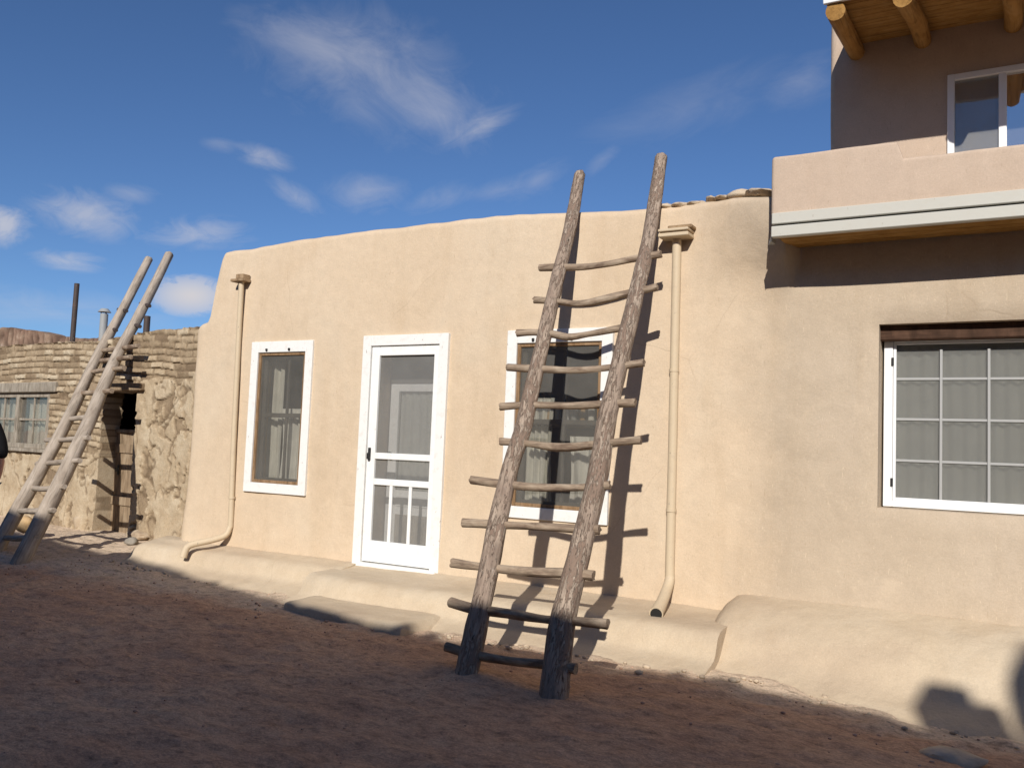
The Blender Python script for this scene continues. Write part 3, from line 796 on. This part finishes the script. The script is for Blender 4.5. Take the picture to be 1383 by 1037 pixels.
M['masonry_red'] = masonry_mat('red brown rubble', [(.05, (.13, .08, .06)), (.4, (.22, .14, .10)), (.65, (.30, .21, .15)), (.95, (.50, .43, .36))], (.08, .05, .035))
sh = thing('stone_house', 'low flat roofed house of mud brick and rubble with a deep plank doorway', 'house', S(4.5, 2, .1))
DH = (2.18, 3.03, -.1, 2.02, .27); WH = (4.55, 6.55, 1.19, 2.02, .16)
stop = lerp_table([(-.5, 2.78), (1.2, 2.80), (2.2, 2.79), (3.2, 2.72), (5, 2.76), (7, 2.76), (10, 2.8)])
masonry('wall', -.4, 9.6, -.1, lambda u: stop(u) + .02 * nz((u * 2, 0, 0)) + .018 * nz((u * 9, 0, 1)), M['masonry'], sh, stone_fn, (DH, WH))
def sbox(bm, u0, u1, w0, w1, z0, z1, bev=.005):
    mw = Matrix((SD, SN, Vector((0, 0, 1)))).transposed().to_4x4(); mw.translation = SC
    return box(bm, u0, u1, w0, w1, z0, z1, bev, mw)
def sobj(name, dims, mat, parent, bev=.005):
    bm = bmesh.new()
    for d in (dims if isinstance(dims[0], (tuple, list)) else [dims]): sbox(bm, *d, bev=bev)
    return link(name, bm, mat, parent)
sobj('roof', (-.3, 9.5, .3, 4.6, 2.45, 2.58), M['roof'], sh, 0)
sobj('back_wall', [(-.3, 9.5, 4.3, 4.6, -.1, 2.7), (9.3, 9.6, .3, 4.6, -.1, 2.7), (-.4, -.1, .3, 4.6, -.1, 2.7)], M['masonry'], sh, 0)
pd = sobj('plank_door', [(2.10 + i * .165, 2.10 + i * .165 + .16, .205, .245, .12, 1.47) for i in range(6)], M['plank_door'], sh)
sobj('door_ledge', (2.12, 3.06, .185, .205, .5, .62), M['plank_door'], pd)
sobj('door_ledge', (2.12, 3.06, .185, .205, 1.2, 1.32), M['plank_door'], pd)
bm = bmesh.new(); sbox(bm, 2.86, 2.90, .165, .185, .90, 1.04); sbox(bm, 2.84, 2.92, .145, .165, .95, 1.00); link('handle', bm, M['black'], pd)
sobj('door_header', (2.10, 3.06, .18, .25, 1.472, 1.52), M['plank_door'], sh)
sobj('lintel', [(2.02, 3.28, -.10, .12, 2.02, 2.12), (2.08, 3.2, .13, .30, 2.025, 2.12)], M['plank_door'], sh, .012)
sobj('lintel', (4.32, 7.2, -.065, .1, 2.02, 2.17), M['grey_frame'], sh, .012)
sw = sobj('window', [(4.55, 4.63, -.01, .07, 1.19, 2.02), (5.52, 5.62, -.01, .07, 1.19, 2.02), (6.47, 6.55, -.01, .07, 1.19, 2.02), (4.63, 5.52, -.008, .07, 1.95, 2.02), (5.62, 6.47, -.008, .07, 1.95, 2.02), (4.63, 5.52, -.008, .07, 1.19, 1.26), (5.62, 6.47, -.008, .07, 1.19, 1.26)], M['grey_frame'], sh)
for u0_, u1_ in ((4.63, 5.52), (5.62, 6.47)):
    um = (u0_ + u1_) / 2
    sobj('muntin', (u0_, u1_, .01, .04, 1.60, 1.635), M['grey_frame'], sw)
    sobj('muntin', (um - .015, um + .015, .012, .038, 1.26, 1.60), M['grey_frame'], sw)
    sobj('muntin', (um - .015, um + .015, .012, .038, 1.635, 1.95), M['grey_frame'], sw)
    sobj('pane', (u0_, u1_, .045, .05, 1.26, 1.95), M['glass_dusty'], sw, 0)
    bm = bmesh.new(); g = []
    for i in range(61):
        f = i / 60; u = u0_ - .03 + (u1_ - u0_ - .12 * (1 - f)) * f
        w_ = .15 + .022 * math.sin(f * 44 + 2 * nz((f * 4, u0_, 0)))
        g.append((bm.verts.new(S(u, w_, 1.17)), bm.verts.new(S(u, w_, 2.04))))
    for p, q in zip(g, g[1:]): bm.faces.new((p[0], q[0], q[1], p[1]))
    link('curtain', bm, M['curtain_grey'], sw, 0)
sobj('sill', (4.45, 6.7, -.09, .03, 1.14, 1.19), M['grey_frame'], sh)
# stovepipes on its roof
def spipe(px, py0, py1, w, rad, mat, cap=False):
    u, z1 = on_stone(px[1], py1, w); u0_, _ = on_stone(px[0], py0, w); b = S(u0_, w, 2.5); t_ = S(u, w, z1)
    p = tube('stovepipe', [b, (b + t_) / 2, t_], [rad] * 3, mat, sh, 14, .02, .1, 40)
    if cap:
        bm = bmesh.new(); bmesh.ops.create_cone(bm, cap_ends=True, segments=16, radius1=rad * 1.7, radius2=rad * .9, depth=.06, matrix=Matrix.Translation(t_ + Vector((0, 0, .06))))
        for k in range(3):
            a = k * 2.1; q = t_ + Vector((math.cos(a), math.sin(a), 0)) * rad * .8
            box(bm, q.x - .006, q.x + .006, q.y - .006, q.y + .006, q.z - .03, q.z + .05, 0)
        link('cap', bm, mat, p, 40)
spipe((98, 104), 455, 383, 1.2, .043, M['dark_metal']); spipe((139, 141), 450, 424, 1.6, .065, M['grey_metal'], True); spipe((198, 199), 447, 427, 1.4, .05, M['dark_metal'])

# house further back, only its broken rubble parapet shows
bh = thing('stone_house', 'reddish rubble house whose broken parapet shows behind the stovepipes', 'house', (-19, 14, 0))
SC2 = Vector((-9.5, 12.4, 0)); SD2 = Vector((-math.cos(R(6)), math.sin(R(6)), 0)); SN2 = Vector((math.sin(R(6)), math.cos(R(6)), 0))
def S2(u, w, z): return SC2 + SD2 * u + SN2 * w + Vector((0, 0, z))
def rub_fn(u, z, zt):
    q = Vector((u / .4, 0, z / .22)); dist, pts = noise.voronoi(q); e = sstep(.02, .25, dist[1] - dist[0]); h = nz((pts[0].x * 5.1, pts[0].z * 7.3, 1))
    return e * (.06 + .04 * h) + .03 * nz((u, 0, z), 2), .5 + .5 * h, 1 - e
def zpx(px, py):
    p = at_plane(px, py, SC2, SN2); return ((p - SC2).dot(SD2), p.z)
pr = sorted([zpx(120, 458), zpx(90, 455), zpx(70, 452), zpx(40, 446), zpx(15, 443), zpx(0, 443), zpx(-60, 441)])
bt = lerp_table(pr)
masonry('wall', pr[0][0] - 2.5, pr[-1][0] + 2, -.1, lambda u: bt(u) + .05 * nz((u * 1.7, 0, 0)) + .04 * nz((u * 5, 0, 0)), M['masonry_red'], bh, rub_fn, res=.045, S=S2, thick=.5)
u_a, u_b = pr[0][0] - 2.4, pr[-1][0] + 1.9
bm = bmesh.new(); ps = [S2(u_a, .3, 0), S2(u_b, .3, 0), S2(u_b, 4, 0), S2(u_a, 4, 0)]
for z in (0, 2.85): [bm.verts.new(p + Vector((0, 0, z))) for p in ps]
bm.verts.ensure_lookup_table(); v = bm.verts
for f in ((0, 1, 2, 3), (4, 7, 6, 5), (0, 4, 5, 1), (1, 5, 6, 2), (2, 6, 7, 3), (3, 7, 4, 0)): bm.faces.new([v[i] for i in f])
link('roof', bm, M['roof'], bh)

# ------------------------------------------------------------------ ladders
def lad_plane(p0, p1, p2):
    n = (p1 - p0).cross(p2 - p0).normalized(); return lambda px, py: at_plane(px, py, p0, n)
# big ladder: plane  Y = 6.75 - dt - m (3.5 - z) + t (X + 3)
DT, LM, LT = .03, .605, .04
n_l = Vector((-LT, 1, -LM)); p_l = Vector((-3, YF - DT - LM * 3.5, 0))
def L1(px, py): return at_plane(px, py, p_l, n_l)
def sink(pts, dz=.12):
    d = (pts[-1] - pts[-2]).normalized(); return pts + [pts[-1] + d * dz]
big = thing('ladder', 'tall rough bark-covered pole ladder with long crooked rungs leaning before the window', 'ladder', (-2.6, 4.7, 0), 'pole ladders leaning on the house walls')
lp = [(783, 236), (771, 303), (755.5, 367), (740.5, 431), (722, 510), (706, 579), (692, 622), (681, 668), (669, 726), (655.6, 791), (644, 845), (633, 900)]
lr = [.050, .053, .055, .058, .060, .061, .062, .063, .066, .068, .070, .072, .072]
tube('pole', sink([L1(*p) for p in lp], .2), lr, M['pole'], big, 28, .11, .03, 50, .02, 1.3)
rp = [(893, 213), (880, 303), (859, 400), (834, 502), (817.5, 577), (806, 650), (784, 742), (771, 792), (757, 849), (749, 927)]
rr = [.053, .057, .060, .063, .065, .066, .070, .074, .080, .086, .086]
tube('pole', sink([L1(*p) for p in rp], .2), rr, M['pole'], big, 28, .11, .03, 50, .02, 7.7)
rungs = [
    [(729, 362), (752, 361), (785, 361), (820, 357), (855, 350), (893, 343)],
    [(722, 405), (752, 407), (775, 410), (800, 408), (845, 397), (888, 387)],
    [(698, 450), (722, 449), (745, 451), (768, 455), (795, 451), (828, 445), (852, 441)],
    [(686, 496), (725, 498), (780, 500), (825, 496), (870, 490)],
    [(676, 549), (720, 547), (770, 548), (815, 546), (858, 544)],
    [(676, 596), (715, 599), (752, 604), (792, 602), (830, 597), (866, 594)],
    [(636, 648), (675, 653), (722, 658), (780, 658), (824, 655)],
    [(625, 706), (665, 708), (730, 711), (780, 714), (810, 715)],
    [(611, 760), (650, 765), (720, 772), (770, 774), (802, 777)],
    [(608, 813), (640, 822), (690, 829), (735, 836), (778, 839), (821, 843)],
    [(603, 873), (640, 884), (690, 892), (740, 897), (778, 903)]]
for i, rg in enumerate(rungs):
    k = .028 if i < 7 else .030
    tube('rung', [L1(*p) for p in rg], [k * (1.05 if j in (0, len(rg) - 1) else .95 + .12 * math.sin(i * 2 + j * 1.7)) for j in range(len(rg))], M['rung'], big, 14, .16, .025, 50, .012, i * 5.1)

# far ladder
b0 = at_z(30, 757, .09); b1 = at_z(-3, 745, .10)
u_c, z_c = on_stone(186, 452, -.09); c0 = S(u_c, -.09, z_c)
L2 = lad_plane(b0, b1, c0)
far = thing('ladder', 'slim pale peeled pole ladder leaning against the stone house beside its doorway', 'ladder', (b0 + b1) / 2 * 1.0, 'pole ladders leaning on the house walls')
fl = [(201, 350), (166, 418), (128.6, 488), (91, 568), (57.7, 630), (26.6, 684), (-3, 738)]
tube('pole', sink([L2(*p) for p in fl], .3), [.058, .063, .068, .073, .078, .083, .086, .086], M['pole_pale'], far, 24, .06, .04, 50, .02, 3.1)
fr_ = [(228.5, 344), (192.5, 417), (156, 486), (117, 577), (77, 661), (32, 750)]
tube('pole', sink([L2(*p) for p in fr_], .3), [.060, .066, .073, .080, .086, .090, .090], M['pole_pale'], far, 24, .06, .04, 50, .02, 9.4)
frungs = [[(133, 474), (160, 471), (187, 467)], [(137, 487), (160, 485), (177, 482)], [(119, 503), (140, 500), (168, 497)], [(104, 531), (128, 530), (151, 528)],
          [(85, 567), (102, 565), (122, 563)], [(62, 594), (82, 594), (120, 591)], [(50, 626), (70, 625), (108, 622)], [(43, 659), (60, 660), (87, 657)], [(25, 690), (45, 690), (73, 689)], [(8, 726), (25, 727), (50, 725)]]
for i, rg in enumerate(frungs):
    tube('rung', [L2(*p) for p in rg], [.030, .032, .030], M['rung'] if i < 4 else M['pole_pale'], far, 12, .12, .03, 50, .01, i * 3.3)
for i, (p, q) in enumerate((((160, 418), (171, 420)), ((146, 443), (157, 446)), ((190, 410), (202, 413)), ((178, 438), (189, 441)))):
    tube('dark_stub', [L2(*p), L2(*q)], [.026, .026], M['dark_metal'], far, 10, .1, .04, 50, .0, i)  # dark stubs, their colour stands in for shade in the empty rung holes

# ------------------------------------------------------------------ stones at the foot of the walls
g_ = 'loose stones at the foot of the walls'
def gstone(px, py, z, s, mat, label, seed):
    c = at_z(px, py, z); o = rock('stone', c, s, mat, None, seed); tag(o, label, 'stone', g_)
gstone(36, 708, .30, (.15, .10, .10), M['stone_ochre'], 'ochre yellow stone at the wall foot behind the far ladder', 1)
gstone(113, 706, .22, (.15, .12, .13), M['stone'], 'pale round stone at the left side of the plank doorway', 2)
gstone(192, 722, .20, (.20, .13, .06), M['stone'], 'flat tan slab at the right side of the plank doorway', 3)
gstone(207, 716, .19, (.13, .09, .08), M['stone'], 'blocky tan stone leaning on the pier nearest the bench end', 6)
gstone(178, 731, .17, (.09, .07, .05), M['stone_grey'], 'small grey brown stone in front of the plank door', 7)
gstone(1288, 1024, -.01, (.15, .11, .05), M['stone_wall'], 'flat pale stone half sunk in the dirt below the right hand plinth', 4)
gstone(930, 922, .0, (.05, .05, .035), M['stone_grey'], 'small grey stone at the corner where bench and plinth meet', 5)

# ------------------------------------------------------------------ house across the street (behind the photographer) that throws the shade
KT = None
def roof_pt(px, py, zg, yr=-3.6):
    p = at_z(px, py, zg); k = (p.y - yr) / SUN.y
    return p - SUN * k
edge_px = [(-90, 700, .1), (-40, 707, .1), (40, 722, .1), (85, 732, .1), (135, 745, .08), (200, 762, .05), (232, 770, .04), (262, 780, .03), (300, 790, .03), (380, 812, .02), (430, 826, .02), (500, 844, .02), (600, 864, .02), (700, 876, .02), (808, 896, .0), (920, 914, 0), (1010, 930, -.02), (1100, 947, -.03), (1180, 962, -.04), (1240, 982, -.04), (1252, 985, -.04)]
prof_pts = []
for px, py, zg in edge_px:
    g0 = at_z(px, py, zg); q = roof_pt(px, py, gz(g0.x, g0.y)); prof_pts.append((q.x, q.z))
print('roof profile', [(round(a, 2), round(b, 2)) for a, b in prof_pts])
x_l = prof_pts[-1]
prof_pts.sort()
street = thing('adobe_house', 'adobe house across the street whose roof shades the dirt', 'house', (0, -6, 0))
zl = prof_pts[-1][1]
chim = roof_pt(1266, 915, .2); chim2 = roof_pt(1322, 936, .1); print('chimney', chim, chim2)
hi = roof_pt(1383, 975, -.02); hi2 = roof_pt(1383, 885, .28); print('tall part', hi, hi2)
tab = [(-30, prof_pts[0][1])] + prof_pts + [(hi.x - .05, zl), (hi.x + .05, hi2.z), (30, hi2.z + .2)]
tf = lerp_table(tab)
bm = bmesh.new(); xs_ = []
x = -22.
while x < 14: xs_.append(x); x += .05 if -13 < x < 5 else .5
front, back = [], []
for x in xs_:
    z = tf(x) + .02 * nz((x * 2, 0, 0)) + .025 * nz((x * 6, 0, 0)) + .012 * nz((x * 15, 0, 0))
    front.append([bm.verts.new((x, -3.6, -.1)), bm.verts.new((x, -3.6, z)), bm.verts.new((x, -4.0, z)), bm.verts.new((x, -4.0, z - .5)), bm.verts.new((x, -9.5, z - .55)), bm.verts.new((x, -9.5, -.1))])
for a, b in zip(front, front[1:]):
    for j in range(5): bm.faces.new((a[j], b[j], b[j + 1], a[j + 1]))
bm.faces.new(front[0]); bm.faces.new(front[-1][::-1])
link('wall', bm, M['adobe_street'], street)
cz = tf(chim.x)
def roof_y(px, py, y, yr=-3.6):
    p = at_y(px, py, y); return p - SUN * ((p.y - yr) / SUN.y)
ca, cb, cc = roof_y(1264, 906, 5.97), roof_y(1314, 908, 5.97), roof_y(1362, 942, 5.93)
bm = bmesh.new(); box(bm, min(ca.x, cb.x) - .03, max(ca.x, cb.x) + .03, -3.98, -3.60, cz - .4, ca.z, .03); box(bm, cb.x, cc.x, -3.95, -3.61, cz - .4, cc.z, .03)
link('chimney', bm, M['adobe_street'], street)
for (px, py, yy, w) in ((240, 758, 6.08, .09), (287, 770, 6.05, .10), (985, 902, 5.70, .19), (925, 898, 5.72, .09), (592, 842, 5.62, .12), (560, 838, 5.62, .09)):
    q = roof_y(px, py, yy); bz_ = tf(q.x)
    rock('coping_stone', (q.x, -3.75, bz_), (w, .12, max(.06, q.z - bz_ + .02)), M['stone'], street, seed=px)
wz = boxobj('window', [(-4.2, -3.0, -3.62, -3.57, 1.0, 2.2)], M['white'], street)
boxobj('pane', [(-4.1, -3.65, -3.585, -3.565, 1.1, 2.1), (-3.55, -3.1, -3.585, -3.565, 1.1, 2.1)], M['glass'], wz, 0)
boxobj('door', [(-6.5, -5.6, -3.63, -3.56, .0, 2.1)], M['plank_door'], street)

# ------------------------------------------------------------------ person at the left edge
def skinned(name, verts, edges, mat, parent, root=0, sub=2):
    me = bpy.data.meshes.new(name); me.from_pydata([v[0] for v in verts], edges, [])
    o = bpy.data.objects.new(name, me); C.objects.link(o)
    sk = o.modifiers.new('skin', 'SKIN'); sk.use_smooth_shade = True
    for i, v in enumerate(verts):
        sv = me.skin_vertices[0].data[i]; sv.radius = v[1] if isinstance(v[1], tuple) else (v[1], v[1]); sv.use_root = (i == root)
    ss = o.modifiers.new('sub', 'SUBSURF'); ss.levels = sub; ss.render_levels = sub
    dg = bpy.context.evaluated_depsgraph_get(); me2 = bpy.data.meshes.new_from_object(o.evaluated_get(dg))
    bpy.data.objects.remove(o); bm = bmesh.new(); bm.from_mesh(me2)
    return link(name, bm, mat, parent, 0)
def person(loc, face):
    root = thing('person', 'person in a black t-shirt standing at the left edge of the street, bare forearm showing', 'person', loc)
    mw = Matrix.Translation(loc) @ Matrix.Rotation(face, 4, 'Z')
    def T(p): return tuple(mw @ Vector(p))
    V, E = [], []
    def add(p, r, to=None):
        V.append((T(p), r)); i = len(V) - 1
        if to is not None: E.append((to, i))
        return i
    pel = add((0, 0, .95), (.145, .11)); ab = add((0, 0, 1.12), (.135, .10), pel); ch = add((0, .0, 1.32), (.155, .115), ab)
    nb = add((0, .01, 1.45), .062, ch); nk = add((0, .0, 1.52), .055, nb); h1 = add((0, -.02, 1.60), (.072, .085), nk); h2 = add((0, -.01, 1.68), (.075, .09), h1); add((0, 0, 1.72), (.05, .06), h2)
    add((0, -.115, 1.615), .014, h1)
    for s in (-1, 1): add((s * .078, .01, 1.63), (.016, .02), h1)
    for s in (-1, 1):
        sh_ = add((s * .185, .0, 1.40), .062, ch); el = add((s * .245, .02, 1.12), .046, sh_)
        fo = add((s * .262, -.02, 1.0), .040, el); wr = add((s * .268, -.075, .885), .028, fo); pa = add((s * .268, -.095, .835), (.022, .040), wr)
        for k, (dy, ln) in enumerate(((-.033, .062), (-.011, .072), (.011, .068), (.033, .052))):
            a = add((s * .266, -.10 + dy, .795), .0088, pa); b_ = add((s * .258, -.104 + dy, .795 - ln * .5), .0082, a); add((s * .245, -.10 + dy, .795 - ln * .9), .0072, b_)
        a = add((s * .25, -.145, .83), .011, pa); add((s * .244, -.162, .795), .009, a)
        hp_ = add((s * .095, 0, .90), .092, pel); kn = add((s * .11, -.015, .49), .058, hp_); ca = add((s * .112, .02, .33), .055, kn); an = add((s * .115, .02, .085), .036, ca); add((s * .125, -.12, .03), (.04, .028), an)
    skin, t, b = new_mat('skin'); v = objc(t)
    t.l.new(t.ramp(t.noise(v, 12, 3, .5), [(.3, (.42, .22, .15)), (.7, (.52, .29, .20))]), b.inputs['Base Color']); b.inputs['Roughness'].default_value = .55
    skinned('body', V, E, skin, root)
    SV = [(T((0, 0, .90)), (.165, .135)), (T((0, 0, 1.10)), (.155, .125)), (T((0, 0, 1.32)), (.172, .135)), (T((0, .01, 1.44)), (.075, .07))]
    SE = [(0, 1), (1, 2), (2, 3)]
    for s in (-1, 1):
        i = len(SV); SV += [(T((s * .19, 0, 1.40)), .080), (T((s * .235, .015, 1.24)), .076), (T((s * .25, .02, 1.12)), .074)]; SE += [(2, i), (i, i + 1), (i + 1, i + 2)]
    skinned('shirt', SV, SE, cloth('black cotton', (.012, .012, .014)), root)
    PV = [(T((0, 0, .93)), (.16, .128))]; PE = []
    for s in (-1, 1):
        i = len(PV); PV += [(T((s * .10, 0, .84)), .11), (T((s * .112, -.012, .48)), .078), (T((s * .117, .02, .10)), .07)]; PE += [(0, i), (i, i + 1), (i + 1, i + 2)]
    skinned('trousers', PV, PE, cloth('blue denim', (.05, .07, .12)), root)
    for s in (-1, 1):
        skinned('shoe', [(T((s * .117, .05, .04)), (.045, .042)), (T((s * .122, -.05, .04)), (.047, .042)), (T((s * .128, -.15, .03)), (.042, .030))], [(0, 1), (1, 2)], M['black'], root)
    skinned('hair', [(T((0, .02, 1.66)), (.085, .095)), (T((0, .015, 1.71)), (.078, .09)), (T((0, .05, 1.58)), (.06, .05))], [(0, 1), (0, 2)], cloth('dark hair', (.03, .02, .015)), root)
    for s in (-1, 1):
        bm = bmesh.new(); bmesh.ops.create_uvsphere(bm, u_segments=10, v_segments=8, radius=.012, matrix=Matrix.Translation(T((s * .032, -.098, 1.635)))); link('eye', bm, M['vinyl'], root, 40)
    skinned('mouth', [(T((-.022, -.094, 1.565)), .006), (T((0, -.100, 1.563)), .008), (T((.022, -.094, 1.565)), .006)], [(0, 1), (1, 2)], cloth('lips', (.4, .14, .12)), root, 1)
pp = at_y(-40, 640, 4.42)
person(Vector((pp.x, pp.y, gz(pp.x, pp.y))), R(25))

# ------------------------------------------------------------------ sky with clouds
w = bpy.data.worlds.new('World'); scene.world = w; w.use_nodes = True
t = NT(w.node_tree); bg = t.n['Background']
sky = t.add('ShaderNodeTexSky'); sky.sky_type = 'NISHITA'; sky.sun_disc = False
to_sun = -SUN
sky.sun_elevation = math.asin(to_sun.z); sky.sun_rotation = math.atan2(to_sun.x, to_sun.y)
sky.altitude = 2000; sky.air_density = 1.0; sky.dust_density = .35; sky.ozone_density = 2.2
dirv = t.add('ShaderNodeTexCoord').outputs['Generated']
def dots(px, py):
    return ray(px, py).normalized()
def blob(px, py, wx, wy, rot, nvec_scale, lo, hi, amount, seed, detail=6):
    """cloud: soft ellipse around one sky direction, broken up by noise in that direction's tangent plane"""
    d = dots(px, py); e1 = Vector((d.y, -d.x, 0)).normalized(); e2 = e1.cross(d); 
    if e2.z < 0: e2 = -e2
    a = R(rot); f1 = e1 * math.cos(a) + e2 * math.sin(a); f2 = -e1 * math.sin(a) + e2 * math.cos(a)
    def dot(vec): return t.add('ShaderNodeVectorMath', operation='DOT_PRODUCT', inp={0: dirv, 1: vec}).outputs['Value']
    x_, y_ = dot(f1), dot(f2)
    sx = t.math('DIVIDE', x_, wx / F); sy = t.math('DIVIDE', y_, wy / F)
    r2 = t.math('ADD', t.math('MULTIPLY', sx, sx), t.math('MULTIPLY', sy, sy))
    env = t.math('SUBTRACT', 1, t.math('POWER', r2, .7), True)
    env = t.math('MULTIPLY', env, t.math('GREATER_THAN', dot(d), 0))
    vec = t.add('ShaderNodeCombineXYZ', inp={0: t.math('MULTIPLY', x_, nvec_scale[0]), 1: t.math('MULTIPLY', y_, nvec_scale[1]), 2: seed}).outputs[0]
    n = t.noise(vec, 1, detail, .64, .9)
    v = t.math('MULTIPLY', t.math('SUBTRACT', t.math('ADD', n, t.math('MULTIPLY', env, .45)), lo), 1 / (hi - lo), True)
    return t.math('MULTIPLY', t.math('MULTIPLY', v, t.math('POWER', env, .6)), amount)
CL = [blob(500, 100, 190, 95, -12, (13, 19), .58, 1.3, .46, 1.3, 9), blob(590, 150, 90, 60, -30, (14, 22), .60, 1.2, .40, 21.3, 9), blob(648, 172, 70, 20, 27, (14, 60), .56, 1.1, .38, 9.1, 8), blob(430, 55, 130, 40, -8, (11, 28), .60, 1.2, .34, 2.2, 9),
      blob(118, 290, 74, 36, -4, (24, 40), .56, 1.02, .52, 3.4, 9), blob(3, 303, 40, 30, 0, (26, 44), .52, .92, .70, 4.4, 9), blob(93, 352, 50, 16, 0, (24, 60), .52, .98, .50, 5.2, 9),
      blob(258, 399, 54, 29, 4, (30, 44), .44, .66, 1.0, 6.1, 9), blob(270, 315, 80, 26, 8, (20, 46), .56, 1.02, .48, 7.6, 9), blob(358, 213, 44, 19, -8, (24, 50), .52, 1.0, .40, 8.3, 9), blob(300, 196, 30, 12, 0, (24, 50), .54, 1.0, .16, 18.3, 9),
      blob(400, 265, 46, 20, -28, (24, 46), .52, 1.05, .34, 10., 9), blob(495, 262, 66, 34, 8, (20, 36), .55, 1.1, .32, 11., 9), blob(590, 268, 60, 22, 22, (18, 44), .56, 1.05, .22, 12., 9),
      blob(670, 255, 50, 18, 18, (18, 44), .56, 1.05, .20, 22., 9), blob(725, 245, 60, 26, 25, (18, 44), .57, 1.1, .20, 13., 9), blob(930, 145, 190, 50, 17, (10, 24), .62, 1.25, .16, 14., 9), blob(1085, 110, 60, 40, 20, (10, 34), .6, 1.2, .22, 15., 9),
      blob(812, 218, 34, 14, 40, (22, 44), .56, 1.05, .16, 25., 8), blob(60, 415, 190, 30, 2, (12, 50), .56, 1.15, .30, 16., 8), blob(180, 262, 40, 14, 0, (22, 44), .56, 1.05, .26, 26., 8)]
acc = CL[0]
for c_ in CL[1:]: acc = t.math('ADD', acc, t.math('MULTIPLY', c_, t.math('SUBTRACT', 1, acc)))
sky_col = t.mix(1, sky.outputs[0], (.73, .95, 1.22), 'MULTIPLY')
mixc = t.mix(acc, sky_col, (8.2, 8.0, 8.4))
t.l.new(mixc, bg.inputs[0]); bg.inputs[1].default_value = .070

scene.view_settings.view_transform = 'Standard'; scene.view_settings.look = 'None'; scene.view_settings.exposure = .15; scene.view_settings.gamma = 1
scene.render.engine = 'CYCLES'; scene.cycles.max_bounces = 8; scene.cycles.transparent_max_bounces = 16; scene.cycles.use_denoising = True
